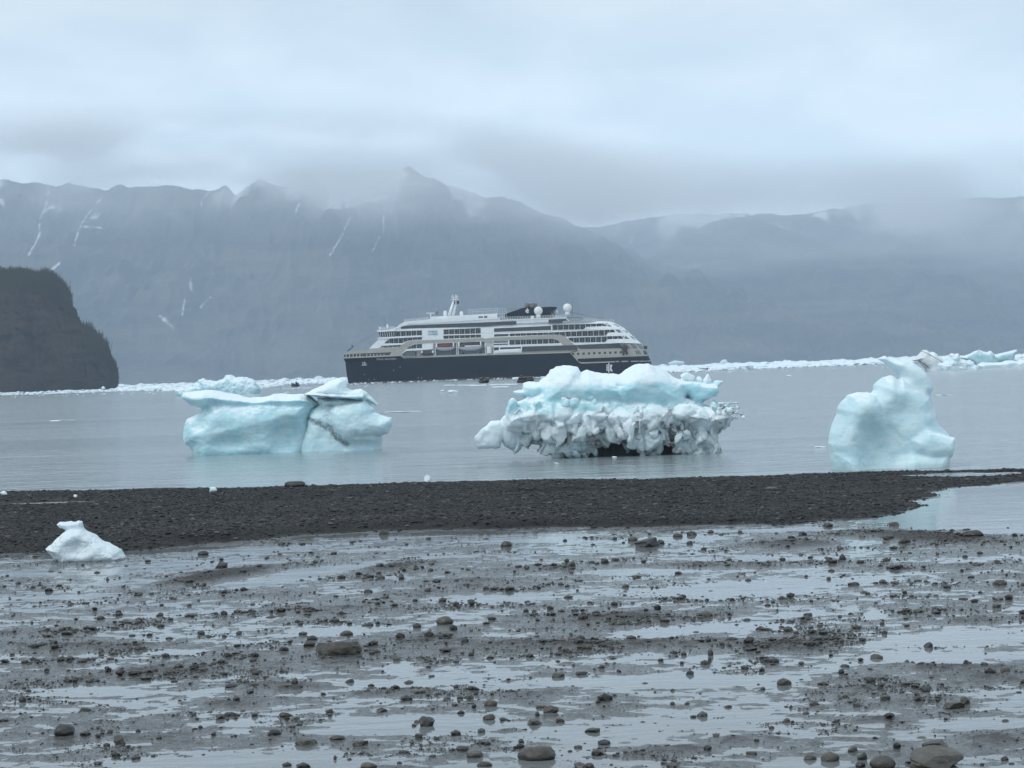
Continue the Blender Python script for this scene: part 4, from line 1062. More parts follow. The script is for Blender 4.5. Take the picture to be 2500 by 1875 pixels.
# ------------------------------------------------------------------ headland
def headland():
    D0 = 1700.0
    O = (0, 630); S = 4.74
    prof = [(-1800, 60), (-900, 110), (-300, 150), (0, 182), (150, 190), (300, 195), (480, 225), (600, 262), (700, 355), (760, 440), (790, 480), (870, 612), (910, 700), (970, 830), (1000, 905), (1100, 990), (1200, 1085), (1280, 1195), (1325, 1280), (1342, 1370), (1322, 1450), (1312, 1500)]
    px = np.array([p[0] / S for p in prof]); py = np.array([630 + p[1] / S for p in prof])
    XZ = [on_y(a, b, D0) for a, b in zip(px, py)]
    X = np.array([p.x for p in XZ]); Z = np.array([p.z for p in XZ])
    # parametric wall: columns run along the top line and round the end
    s = np.concatenate([[0], np.cumsum(np.hypot(np.diff(X), np.diff(Z)))])
    nu, nv = 520, 190
    t = np.linspace(0, 1, nu); t = 1 - (1 - t) ** 1.0
    su = s[-1] * t
    Xu = np.interp(su, s, X); Zu = np.interp(su, s, Z)
    xe = X.max()
    # foot line: recedes toward the tip
    V = []; 
    v = np.linspace(0, 1, nv)
    Xg = np.repeat(Xu[:, None], nv, 1); 
    # front wall: from the foot (v=0) up to the rim (v=0.8), then back over the plateau
    k = np.clip(v / 0.78, 0, 1)[None]; back = np.clip((v - 0.78) / 0.22, 0, 1)[None]
    H = Zu[:, None]
    tipd = np.clip((xe - Xu) / 90, 0, 1)[:, None]
    foot = D0 - 40 + 60 * (1 - tipd) ** 2
    prof_y = (H * 0.30) * k ** 1.6
    Yg = foot + prof_y + back * (160 + 200 * tipd)
    Zg = H * (1 - (1 - k) ** 1.05) + back * (8 * (1 - back)) - back ** 2 * 30
    P = np.stack([Xg.ravel(), Yg.ravel(), Zg.ravel()], 1)
    gul = ridged(P * np.array([0.022, 0.02, 0.006]), 4) - 1.0
    bed = pnoise(P * np.array([0.010, 0.010, 0.22]) + 3) + 0.6 * pnoise(P * np.array([0.03, 0.03, 0.6]))
    lump = fbm(P * 0.05, 4)
    kk = np.repeat(k, nu, 0).ravel(); rim = np.sin(np.clip(kk, 0, 1) * math.pi)
    P[:, 1] += rim * (-gul * 8 + bed * 0.7 + lump * 5)
    P[:, 2] += rim * lump * 1.2
    P[:, 0] += 0.6 * fbm(P * 0.1, 3) * (kk > 0)
    P[:, 0] *= P[:, 1] / D0; P[:, 2] = EYE + (P[:, 2] - EYE) * P[:, 1] / D0 - 50 * np.repeat(back, nu, 0).ravel()
    P[kk <= 0, 2] = -3
    i = np.arange(nu * nv).reshape(nu, nv)
    Q = np.stack([i[:-1, :-1], i[1:, :-1], i[1:, 1:], i[:-1, 1:]], -1).reshape(-1, 4)
    me = np_mesh('headland', P, Q, True)
    M = Mat('dark_cliff_rock'); vv = M.coord('Object', (0.025, 0.025, 0.075), (0.0, 0.22, 0)); v2 = M.coord('Object', (0.05, 0.05, 0.05))
    a = M.noise(vv, 1.0, 7, 0.66, 1.4); b = M.noise(v2, 1.2, 5, 0.65)
    c = M.mix(M.ramp(a, [(0.38, 0.0), (0.66, 1.0)]), (0.004, 0.005, 0.006), (0.046, 0.032, 0.022))
    c = M.mix(M.ramp(b, [(0.55, 0.0), (0.72, 0.7)]), c, (0.024, 0.026, 0.017))
    M.set(Base_Color=c, Roughness=0.9, Normal=M.bump(a, 2.0, 0.9))
    tag(link('headland', me, M.m), 'dark steep rocky headland at the left with brush on its crest', 'headland', kind='structure')
    # brush: bare spring alders, each a spray of thin twigs with a few leaves
    rng = np.random.default_rng(3)
    verts = []; faces = []
    def spray(x, y, z, hgt, n, lean=0.25):
        for q in range(n):
            a_ = rng.uniform(0, 6.28); r = rng.uniform(0, lean) * hgt
            bx, by = x + 0.15 * hgt * rng.normal(), y + 0.15 * hgt * rng.normal()
            tx, ty, tz = bx + r * math.cos(a_), by + r * math.sin(a_), z + hgt * rng.uniform(0.55, 1.08)
            w = rng.uniform(0.10, 0.26)
            k0 = len(verts)
            verts.extend([(bx - w, by, z - 1.0), (bx + w, by, z - 1.0), (tx + w * .3, ty, tz), (tx - w * .3, ty, tz)])
            faces.append((k0, k0 + 1, k0 + 2, k0 + 3))
            for m_ in range(5):
                f = rng.uniform(0.45, 1.0); cx, cz = bx + (tx - bx) * f, z + (tz - z) * f
                ww = rng.uniform(0.25, 0.6); k0 = len(verts); ang = rng.uniform(-0.9, 0.9)
                verts.extend([(cx, ty, cz), (cx + ww * math.sin(ang), ty + .1, cz + ww * 1.4 * math.cos(ang)), (cx + ww * math.sin(ang) + .22, ty, cz + ww * math.cos(ang)), (cx + .2, ty - .1, cz - .1)])
                faces.append((k0, k0 + 1, k0 + 2, k0 + 3))
    XYZ = P.reshape(nu, nv, 3)
    for q in range(6500):
        iu = rng.integers(0, nu); xpix = Xu[iu]
        pxx = np.interp(xpix, X, px) * S
        if pxx < -700: continue
        if pxx < 790: jv = int(nv * rng.uniform(0.66, 0.86)); hh = rng.uniform(6.0, 10.5)
        elif 985 < pxx < 1320 and Zu[iu] < 60: jv = int(nv * rng.uniform(0.55, 0.85)); hh = rng.uniform(8, 13) * np.clip((1340 - pxx) / 160, 0.45, 1)
        elif rng.random() < 0.15: jv = int(nv * rng.uniform(0.7, 0.82)); hh = rng.uniform(1.2, 2.5)
        else: continue
        if pxx < 500: hh *= 0.7
        p = XYZ[iu, jv]; spray(p[0], p[1], p[2], hh, 9)
    me = np_mesh('brush', verts, faces, False)
    Mb = Mat('bare_brush'); n = Mb.noise(Mb.coord('Object'), 0.09, 4, 0.6); n2 = Mb.noise(Mb.coord('Object'), 1.3, 2)
    cb = Mb.mix(n, (0.020, 0.020, 0.014), (0.070, 0.062, 0.040)); cb = Mb.mix(Mb.math('MULTIPLY', n2, 0.4), cb, (0.075, 0.085, 0.04))
    Mb.set(Base_Color=cb, Roughness=0.9)
    tag(link('brush', me, Mb.m), 'low leafless brush covering the crest and shoulder of the headland', 'brush', kind='stuff')
    # the single taller tree
    iu = int(np.argmin(np.abs(Xu - np.interp(183 / S, px, X)))); p = XYZ[iu, int(nv * 0.82)]
    root = empty('tree', (p[0], p[1], p[2] - 1))
    tag(root, 'single bare tree standing above the brush on top of the headland', 'tree')
    tv, tf = [], []
    def limb(a_, b_, r0, r1, tv, tf):
        a_ = np.array(a_, float); b_ = np.array(b_, float); d = b_ - a_; d /= np.linalg.norm(d)
        s1 = np.cross(d, (0.3, 1, 0.1)); s1 /= np.linalg.norm(s1); s2 = np.cross(d, s1); k0 = len(tv)
        for c_, r in ((a_, r0), (b_, r1)):
            for q in range(6):
                an = q * math.pi / 3; tv.append(tuple(c_ + r * (math.cos(an) * s1 + math.sin(an) * s2)))
        for q in range(6): tf.append((k0 + q, k0 + (q + 1) % 6, k0 + 6 + (q + 1) % 6, k0 + 6 + q))
    limb((0, 0, 0), (0.2, 0, 4.5), 0.35, 0.22, tv, tf); limb((0.2, 0, 4.5), (0.1, 0, 9.3), 0.22, 0.06, tv, tf)
    cv, cf = [], []
    for q in range(90):
        z0 = rng.uniform(2.5, 8.6); L = (9.8 - z0) * 0.42 * rng.uniform(0.5, 1); an = rng.uniform(0, 6.28)
        e = (0.15 + L * math.cos(an), L * math.sin(an), z0 + L * 0.9)
        limb((0.15, 0, z0), e, 0.07, 0.03, cv, cf)
        for _ in range(4):
            f = rng.uniform(0.4, 1.1); a3 = rng.uniform(0, 6.28); l2 = rng.uniform(0.3, 0.8)
            s_ = (0.15 + (e[0] - .15) * f, e[1] * f, z0 + (e[2] - z0) * f)
            limb(s_, (s_[0] + l2 * math.cos(a3) * .6, s_[1] + l2 * math.sin(a3) * .6, s_[2] + l2), 0.05, 0.03, cv, cf)
    link('trunk', np_mesh('trunk', tv, tf), Mb.m, root); link('crown', np_mesh('crown', cv, cf), Mb.m, root)
headland()

# ------------------------------------------------------------------ mountains
def q2(pts):
    k = 2500 / 2212
    return [(a * k, b * k) for a, b in pts]
RIDGE_A = q2([(-900, 400), (-300, 375), (0, 388), (30, 392), (70, 398), (120, 402), (150, 396), (180, 402), (222, 410), (258, 400), (300, 404), (345, 400), (400, 408), (430, 408), (450, 414), (488, 402), (508, 420), (560, 386), (590, 402), (625, 396), (662, 372), (690, 402), (712, 412), (740, 382), (800, 376), (850, 372), (885, 360), (930, 382), (960, 396), (1010, 416), (1060, 424), (1110, 430), (1150, 452), (1220, 478), (1290, 505), (1400, 560), (1550, 600), (1700, 640), (1850, 690), (1960, 742), (2050, 790), (2400, 800)])
RIDGE_B = q2([(900, 560), (1100, 520), (1250, 495), (1300, 485), (1400, 468), (1480, 462), (1550, 458), (1620, 464), (1720, 462), (1900, 438), (2100, 430), (2212, 425), (2600, 400), (3200, 380)])
RIDGE_C = q2([(1400, 560), (1500, 500), (1560, 470), (1640, 470), (1720, 505), (1800, 535), (1900, 558), (2000, 575), (2100, 600), (2250, 650), (2500, 720), (3200, 760)])
def range_mesh(name, ridge, Dr, Df, xr, nx, ny, amp, seed, snow=None, label=''):
    XZ = [on_y(a, b, Dr) for a, b in ridge]
    X = np.array([p.x for p in XZ]); Z = np.array([p.z for p in XZ])
    xs = np.linspace(xr[0], xr[1], nx); v = np.linspace(0, 1.25, ny)
    # columns fan out from the viewer so that the crest keeps its outline
    Xg, Vg = np.meshgrid(xs, v, indexing='ij')
    Yg = Df + (Dr - Df) * Vg
    H = np.interp(xs, X, Z)[:, None]
    up = np.clip(Vg, 0, 1)
    shape = 0.12 * up + 0.88 * up ** 1.25
    Zg = H * shape - np.clip(Vg - 1, 0, 1) * 3.0 * H
    P0 = np.stack([Xg.ravel(), Yg.ravel(), np.zeros(Xg.size)], 1)
    env = (np.sin(np.clip(Vg, 0, 1) * math.pi) ** 0.7).ravel()
    sp = np.array([1 / 620.0, 1 / 1500.0, 1]) 
    spur = ridged(P0 * sp + seed, 5, 0.52) - 1.2
    gl = fbm(P0 * np.array([1 / 240.0, 1 / 700.0, 1]) + seed * 2, 4)
    z = Zg.ravel() + env * (spur * amp + gl * amp * 0.45) 
    crest = (np.clip((Vg - 0.85) / 0.15, 0, 1) * np.clip((1.12 - Vg) / 0.1, 0, 1)).ravel()
    z += crest * 14 * fbm(P0 * np.array([1 / 90.0, 1 / 200.0, 1]) + seed, 4)
    z = np.where(Vg.ravel() <= 0, -5, np.maximum(z, 1))
    P = np.stack([Xg.ravel(), Yg.ravel(), z], 1)
    i = np.arange(nx * ny).reshape(nx, ny)
    Q = np.stack([i[:-1, :-1], i[1:, :-1], i[1:, 1:], i[:-1, 1:]], -1).reshape(-1, 4)
    me = np_mesh(name, P, Q, True)
    # snow: old snow lying in the gullies and on the high shelf
    hn = z / 900.0
    valley = sstep(-0.05, -0.45, gl) 
    sn = valley * sstep(0.62, 0.95, hn + 0.12 * fbm(P0 / 260 + 5, 3)) * 0.9
    if snow:
        sx = EYE + 0 * z; px_ = 1250 + FPX * P[:, 0] / P[:, 1]; dy = FPX * (P[:, 2] - EYE) / P[:, 1]
        py_ = 949 - 0.0332 * px_ - dy
        for kind, pts, wd in snow:
            if kind == 'area':
                d = poly_sd(q2(pts), px_ + 10 * fbm(P / 55.0, 3), py_ + 8 * fbm(P / 40.0 + 7, 3))
                sn = np.maximum(sn, sstep(-wd, wd, d) * (1 - 0.85 * sstep(0.32, 0.55, fbm(P / np.array([38., 60., 38.]) + 2, 4) + 0.25 * sstep(25, 0, d))))
            else:
                V2 = np.stack([px_ + 2.2 * fbm(P / 50.0, 3), px_ * 0, py_ + 2.2 * fbm(P / 50.0 + 4, 3)], 1)
                sn = np.maximum(sn, sstep(wd * 1.1, 0, seg_dist(V2, q2(pts)) + wd * 0.9 * fbm(P / 34.0, 3)) * 0.75)
    set_attr(me, 'snow', sn)
    M = MNT
    tag(link(name, me, M), label, 'mountains', kind='structure')
def mnt_mat():
    M = Mat('mountain_rock_and_scrub')
    s = M.attr('snow'); v = M.coord('Object', (1 / 300, 1 / 500, 1 / 90)); a = M.noise(v, 1.0, 8, 0.62, 0.6)
    v2 = M.coord('Object', (1 / 1500, 1 / 1500, 1 / 160)); b = M.noise(v2, 1.0, 6, 0.6, 0.8)
    c = M.mix(M.ramp(a, [(0.36, 0.0), (0.64, 1.0)]), (0.018, 0.022, 0.023), (0.09, 0.086, 0.072))
    c = M.mix(M.ramp(b, [(0.5, 0.0), (0.64, 0.8)]), c, (0.13, 0.118, 0.085))
    c = M.mix(s, c, (0.93, 0.95, 0.97))
    M.set(Base_Color=c, Roughness=0.95, Normal=M.bump(a, 30, 0.8))
    return M.m
MNT = mnt_mat()
SN_A = [('area', [(705, 450), (730, 425), (712, 405), (740, 385), (800, 372), (890, 362), (895, 385), (880, 412), (850, 430), (800, 440), (750, 452)], 5),
        ('line', [(655, 395), (668, 412), (675, 424)], 5), ('line', [(0, 425), (22, 438)], 9), ('line', [(110, 452), (128, 447)], 6), ('line', [(215, 470), (228, 462)], 6), ('line', [(195, 490), (230, 492)], 3),
        ('line', [(120, 400), (115, 440), (98, 475), (97, 510), (72, 552)], 2.0), ('line', [(235, 425), (190, 480), (170, 530)], 1.8), ('line', [(135, 570), (112, 592)], 4.5), ('line', [(352, 684), (380, 708)], 5),
        ('line', [(420, 600), (420, 628)], 4), ('line', [(407, 640), (400, 680)], 2), ('line', [(463, 640), (440, 665)], 2), ('line', [(842, 452), (838, 500), (812, 545)], 1.6), ('line', [(768, 470), (752, 505), (722, 552)], 1.8), ('line', [(1020, 420), (1045, 424)], 2.5),
        ('line', [(540, 395), (555, 400)], 3), ('line', [(660, 440), (652, 455)], 3), ('line', [(480, 405), (450, 430), (448, 445)], 1.5)]
SN_B = [('area', [(1550, 456), (1630, 462), (1620, 470), (1560, 464)], 4), ('line', [(1512, 502), (1520, 502)], 3), ('line', [(1340, 505), (1345, 520)], 2), ('line', [(1373, 510), (1377, 525)], 2.2)]
range_mesh('mountains', RIDGE_A, 8600, 6800, (-3300, 2500), 1700, 340, 150, 3.0, SN_A, 'long mountain range across the bay with snow patches on its crest')
range_mesh('hills', RIDGE_C, 9400, 7700, (300, 5200), 500, 160, 120, 21.0, None, 'lower mountain shoulder descending to the right edge')
range_mesh('hills', RIDGE_B, 11500, 8800, (-1200, 6200), 560, 160, 150, 33.0, SN_B, 'far mountains behind the shoulder at the right, fading into cloud')

# ------------------------------------------------------------------ low cloud hanging on the mountain tops
def mist():
    x0, x1, y0, y1, z0, z1 = -3300, 3600, 6300, 8500, 310, 975
    V = [(x0, y0, z0), (x1, y0, z0), (x1, y1, z0), (x0, y1, z0), (x0, y0, z1), (x1, y0, z1), (x1, y1, z1), (x0, y1, z1)]
    F = [(0, 3, 2, 1), (4, 5, 6, 7), (0, 1, 5, 4), (1, 2, 6, 5), (2, 3, 7, 6), (3, 0, 4, 7)]
    me = np_mesh('mist', V, F, False)
    mt = bpy.data.materials.new('mist_wisps'); mt.use_nodes = True; t = mt.node_tree
    t.nodes.remove(t.nodes['Principled BSDF'])
    v = N(t, 'ShaderNodeVolumePrincipled'); v.inputs['Color'].default_value = (0.998, 0.999, 1.0, 1); v.inputs['Anisotropy'].default_value = 0.0
    c = N(t, 'ShaderNodeTexCoord'); mp = N(t, 'ShaderNodeMapping'); mp.inputs['Scale'].default_value = (1 / 800, 1 / 1500, 1 / 300)
    t.links.new(c.outputs['Object'], mp.inputs[0])
    n = N(t, 'ShaderNodeTexNoise'); n.inputs['Scale'].default_value = 1.0; n.inputs['Detail'].default_value = 4; n.inputs['Roughness'].default_value = 0.55; n.inputs['Distortion'].default_value = 0.4
    t.links.new(mp.outputs[0], n.inputs['Vector'])
    sp = N(t, 'ShaderNodeSeparateXYZ'); t.links.new(c.outputs['Object'], sp.inputs[0])
    def mth(op, a, b, c_=None):
        q = N(t, 'ShaderNodeMath', operation=op)
        for k, vv in enumerate((a, b, c_)):
            if vv is None: continue
            if isinstance(vv, bpy.types.NodeSocket): t.links.new(vv, q.inputs[k])
            else: q.inputs[k].default_value = vv
        return q.outputs[0]
    # cloud base: high over the left range, lower over the col at the right
    mr = N(t, 'ShaderNodeMapRange'); mr.inputs['From Min'].default_value = -480; mr.inputs['From Max'].default_value = 900
    mr.inputs['To Min'].default_value = 0.0; mr.inputs['To Max'].default_value = 1.0; mr.interpolation_type = 'SMOOTHSTEP'
    t.links.new(sp.outputs[0], mr.inputs[0])
    mr2 = N(t, 'ShaderNodeMapRange'); mr2.inputs['From Min'].default_value = -1300; mr2.inputs['From Max'].default_value = -500
    mr2.inputs['To Min'].default_value = MIST_BASE; mr2.inputs['To Max'].default_value = MIST_BASE - 45; mr2.interpolation_type = 'SMOOTHSTEP'
    t.links.new(sp.outputs[0], mr2.inputs[0])
    base = mth('MULTIPLY_ADD', mr.outputs[0], MIST_DROP, mr2.outputs[0])
    up = mth('DIVIDE', mth('SUBTRACT', sp.outputs[2], base), 150.0)
    dens = mth('ADD', mth('SUBTRACT', up, 0.25), mth('MULTIPLY', mth('SUBTRACT', n.outputs[0], 0.5), 5.5))
    dens = N(t, 'ShaderNodeClamp').outputs[0] if False else mth('MAXIMUM', mth('MINIMUM', dens, 1.0), 0.0)
    fade = mth('MAXIMUM', mth('MINIMUM', mth('DIVIDE', mth('SUBTRACT', mth('ADD', base, 165.0), sp.outputs[2]), 120.0), 1.0), 0.0)
    dens = mth('MULTIPLY', dens, fade)
    veil = mth('MAXIMUM', mth('MINIMUM', mth('DIVIDE', mth('SUBTRACT', sp.outputs[2], mth('SUBTRACT', base, 190.0)), 190.0), 1.0), 0.0)
    veil = mth('MULTIPLY', mth('MULTIPLY', veil, fade), mth('MAXIMUM', mth('MULTIPLY', mth('SUBTRACT', n.outputs[0], 0.42), 1.5), 0.03))
    dens = mth('ADD', dens, veil)
    t.links.new(mth('MULTIPLY', dens, MIST_DENS), v.inputs['Density'])
    t.links.new(v.outputs[0], t.nodes['Material Output'].inputs['Volume'])
    tag(link('mist', me, mt), 'low cloud hanging on the mountain tops', 'mist', kind='stuff')
MIST_BASE, MIST_DROP, MIST_DENS = 690.0, -185.0, 0.0034
mist()
# ------------------------------------------------------------------ the ship
YS = 990.0                     # distance of the port side
BEAM = 23.6
YC = YS + BEAM / 2
def S1(x, y):                  # enlarged view of the fore half -> ship side plane
    p = on_y(820 + x / 5.53, 700 + y / 5.53, YS); return (p.x, p.z)
def S2(x, y):                  # aft half
    p = on_y(1180 + x / 5.267, 700 + y / 5.267, YS); return (p.x, p.z)
def A(*pts): return [S1(*p) for p in pts]
def B(*pts): return [S2(*p) for p in pts]
XBOW = S1(98, 950)[0]
STERN = [S2(*p) for p in ((1640, 440), (1700, 458), (1820, 520), (1920, 610), (2000, 683), (2052, 730), (2105, 795), (2140, 870), (2165, 945), (2182, 1005), (2190, 1080), (2150, 1200))]
_sz = np.array([p[1] for p in STERN])[::-1]; _sx = np.array([p[0] for p in STERN])[::-1]
def xend(z): return np.interp(z, _sz, _sx)
def halfw(X, Z, hull=False):
    X = np.asarray(X, float); Z = np.asarray(Z, float)
    t = np.clip((X - (xend(Z) - 20)) / 20, 0, 0.995)
    w = (1 - t ** 2.6) ** 0.5
    s = np.clip((X - XBOW) / 42, 0, 1)
    wb = 0.04 + 0.96 * (1 - (1 - s) ** 2.2)
    if hull:
        wb = wb * (1 - 0.25 * np.clip((6 - Z) / 8, 0, 1) * (1 - s))
    s2 = np.clip((X - (XBOW + 10)) / 16, 0, 1)
    wt = 0.80 + 0.20 * np.sqrt(1 - (1 - s2) ** 2)
    return BEAM / 2 * w * np.where(Z < 11.0, wb, np.maximum(wb, wt))
PA = {}
PA['navy'] = flat('navy_hull_paint', (0.006, 0.012, 0.021), 0.6, var=0.25, scale=0.3)
PA['navy'].node_tree.nodes['Principled BSDF'].inputs['Specular IOR Level'].default_value = 0.15
PA['white'] = flat('white_ship_paint', (0.82, 0.84, 0.85), 0.4, var=0.06, scale=0.5)
PA['beige'] = flat('beige_ship_paint', (0.40, 0.375, 0.33), 0.45, var=0.06, scale=0.5)
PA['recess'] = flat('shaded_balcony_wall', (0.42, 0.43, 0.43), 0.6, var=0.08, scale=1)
PA['steel'] = flat('grey_deck_steel', (0.16, 0.175, 0.185), 0.6, var=0.2, scale=1)
PA['rust'] = flat('brown_machinery', (0.055, 0.045, 0.040), 0.8, var=0.35, scale=1.5)
PA['black'] = flat('black_fittings', (0.02, 0.02, 0.022), 0.5)
PA['orange'] = flat('orange_red_canopy', (0.13, 0.028, 0.022), 0.6, var=0.3, scale=1.2)
PA['hullw'] = flat('lifeboat_white', (0.50, 0.53, 0.55), 0.45, var=0.1)
PA['teal'] = flat('teal_lettering', (0.03, 0.27, 0.35), 0.5)
PA['letter'] = flat('white_lettering', (0.8, 0.8, 0.8), 0.5, var=0.02)
PA['exh'] = flat('sooty_exhaust_steel', (0.16, 0.13, 0.11), 0.5, var=0.35, scale=0.8)
gm = Mat('dark_tinted_glass'); gm.set(Base_Color=gm.mix(gm.noise(gm.coord('Object'), 0.6, 3), (0.012, 0.016, 0.02), (0.03, 0.037, 0.042)), Roughness=0.12); PA['glass'] = gm.m
gm = Mat('pale_sloping_glass'); gm.set(Base_Color=gm.mix(gm.noise(gm.coord('Object', (1, 1, 0.3)), 0.9, 3), (0.07, 0.09, 0.10), (0.20, 0.235, 0.25)), Roughness=0.15); PA['glass2'] = gm.m

ship = empty('cruise_ship', (0, YC, 0))
tag(ship, 'navy and white expedition cruise ship lying broadside across the bay behind the icebergs', 'ship')

def panel(name, pts, mat, out_=0.0, depth=0.3, holes=(), parent=None, far=False, cuts=2.0, label=None):
    """outline in (x,z) laid on the ship's side, DEPTH thick inward (far: right through to the other side)"""
    par = parent or ship
    loops = [[Vector((x, z, 0)) for x, z in pts]] + [[Vector((x, z, 0)) for x, z in h] for h in holes]
    flatv = [v for l in loops for v in l]
    tris = tessellate_polygon(loops)
    bm = bmesh.new()
    bv = [bm.verts.new((v.x, 0, v.y)) for v in flatv]
    for t in tris:
        try: bm.faces.new([bv[q] for q in t])
        except ValueError: pass
    bmesh.ops.dissolve_limit(bm, angle_limit=0.001, verts=bm.verts, edges=bm.edges)
    xs = [v.x for v in flatv]
    x = min(xs) + cuts
    while x < max(xs) - 0.3:
        if x < XBOW + 46 or x > 38:
            g = bm.verts[:] + bm.edges[:] + bm.faces[:]
            bmesh.ops.bisect_plane(bm, geom=g, plane_co=(x, 0, 0), plane_no=(1, 0, 0), dist=1e-4)
        x += cuts
    zs = [v.y for v in flatv]
    if max(xs) > 36 and max(zs) - min(zs) > 3:
        z = min(zs) + 1.5
        while z < max(zs) - 0.3:
            bmesh.ops.bisect_plane(bm, geom=bm.verts[:] + bm.edges[:] + bm.faces[:], plane_co=(0, 0, z), plane_no=(0, 0, 1), dist=1e-4); z += 1.5
    # all faces towards the viewer (-y)
    bm.normal_update()
    for f in bm.faces:
        if f.normal.y > 0: f.normal_flip()
    front = set(bm.verts)
    r = bmesh.ops.extrude_face_region(bm, geom=bm.faces[:], use_keep_orig=True)
    new = set(g for g in r['geom'] if isinstance(g, bmesh.types.BMVert))
    hull = name.startswith('hull')
    for v in bm.verts:
        w = float(halfw(v.co.x, v.co.z, hull))
        if v in new: v.co.y = -(w + out_)
        else: v.co.y = (w + out_) if far else -(w + out_) + min(depth, 0.97 * 2 * (w + out_))
    bm.normal_update()
    bmesh.ops.recalc_face_normals(bm, faces=bm.faces[:])
    me = bpy.data.meshes.new(name); bm.to_mesh(me); bm.free()
    o = link(name, me, PA[mat], par)
    if par is not ship: o.parent = par
    if label: o['label'] = label
    return o
def box_mesh(name, boxes):
    V, F = [], []
    for (x0, x1, y0, y1, z0, z1) in boxes:
        k = len(V)
        V += [(x0, y0, z0), (x1, y0, z0), (x1, y1, z0), (x0, y1, z0), (x0, y0, z1), (x1, y0, z1), (x1, y1, z1), (x0, y1, z1)]
        F += [tuple(k + q for q in f) for f in ((0, 3, 2, 1), (4, 5, 6, 7), (0, 1, 5, 4), (1, 2, 6, 5), (2, 3, 7, 6), (3, 0, 4, 7))]
    return np_mesh(name, V, F, False)
def boxes(name, bs, mat, parent=None, label=None):
    o = link(name, box_mesh(name, bs), PA[mat], parent or ship)
    if label: o['label'] = label
    return o
class Tubes:
    def __init__(s): s.V = []; s.F = []
    def bar(s, a, b, r0, r1=None, n=8, caps=True):
        r1 = r0 if r1 is None else r1
        a = np.array(a, float); b = np.array(b, float); d = b - a; L = np.linalg.norm(d); d /= L
        s1 = np.cross(d, (0.31, 0.9, 0.2)); s1 /= np.linalg.norm(s1); s2 = np.cross(d, s1); k = len(s.V)
        for c, r in ((a, r0), (b, r1)):
            for q in range(n):
                an = q * 2 * math.pi / n; s.V.append(tuple(c + r * (math.cos(an) * s1 + math.sin(an) * s2)))
        for q in range(n): s.F.append((k + q, k + (q + 1) % n, k + n + (q + 1) % n, k + n + q))
        if caps: s.F.append(tuple(k + n - 1 - q for q in range(n))); s.F.append(tuple(k + n + q for q in range(n)))
        return s
    def sphere(s, c, r, n=16, sz=1.0):
        k0 = len(s.V)
        for i in range(1, n):
            th = math.pi * i / n
            for j in range(2 * n):
                ph = math.pi * j / n
                s.V.append((c[0] + r * math.sin(th) * math.cos(ph), c[1] + r * math.sin(th) * math.sin(ph), c[2] + r * sz * math.cos(th)))
        top = len(s.V); s.V.append((c[0], c[1], c[2] + r * sz)); s.V.append((c[0], c[1], c[2] - r * sz))
        m = 2 * n
        for i in range(n - 2):
            for j in range(m): s.F.append((k0 + i * m + j, k0 + (i + 1) * m + j, k0 + (i + 1) * m + (j + 1) % m, k0 + i * m + (j + 1) % m))
        for j in range(m):
            s.F.append((top, k0 + j, k0 + (j + 1) % m)); s.F.append((top + 1, k0 + (n - 2) * m + (j + 1) % m, k0 + (n - 2) * m + j))
        return s
    def build(s, name, mat, parent=None, smooth=True, label=None):
        me = bpy.data.meshes.new(name); me.from_pydata(s.V, [], s.F); me.validate()
        for p in me.polygons: p.use_smooth = smooth
        o = link(name, me, mat if isinstance(mat, bpy.types.Material) else PA[mat], parent if parent is not None else ship)
        if label: o['label'] = label
        return o

# hull, navy: the whole body below the beige line, and a core under the superstructure
hull_top = A((98, 968), (300, 960), (600, 948), (870, 936), (905, 968)) + A((1500, 945)) + B((0, 884), (600, 865), (1108, 848), (1165, 905), (1222, 966), (1265, 988), (1690, 972), (1960, 962), (2172, 955))
stern_low = [S2(2182, 1005), S2(2188, 1060), S2(2150, 1180)]
hull_pts = hull_top + stern_low + [(S2(2120, 1200)[0], -1.5), (S1(150, 1290)[0], -1.5), S1(125, 1200), S1(108, 1080)]
hull = panel('hull', hull_pts, 'navy', 0.0, far=True)
# lower body under the beige stern part (core behind the cladding)
panel('hull_upper_body', B((1108, 848), (1222, 966), (1265, 988), (2172, 955), (2140, 880), (2112, 800), (2052, 730), (500, 765), (500, 858)), 'beige', -0.35, far=True)
# wet boot top streak and draught rust along the water
panel('boot_stripe', [(S1(148, 0)[0] + 0.2, 0.15), (S2(2100, 0)[0], 0.15), (S2(2100, 0)[0], 0.55), (S1(147, 0)[0] + 0.2, 0.55)], 'rust', 0.03, 0.1, parent=hull)
for z0, x0, x1 in ((8.0, 1600, 2212), (6.3, 1520, 2212), (5.1, 1730, 2212)):
    pa = S1(x0, 1000); pb = S2(260, 1000)
    panel('rubbing_strake', [(pa[0], z0 - 2.2), (pb[0], z0 - 2.2), (pb[0], z0 - 1.85), (pa[0], z0 - 1.85)], 'navy', 0.28, 0.3, parent=hull)
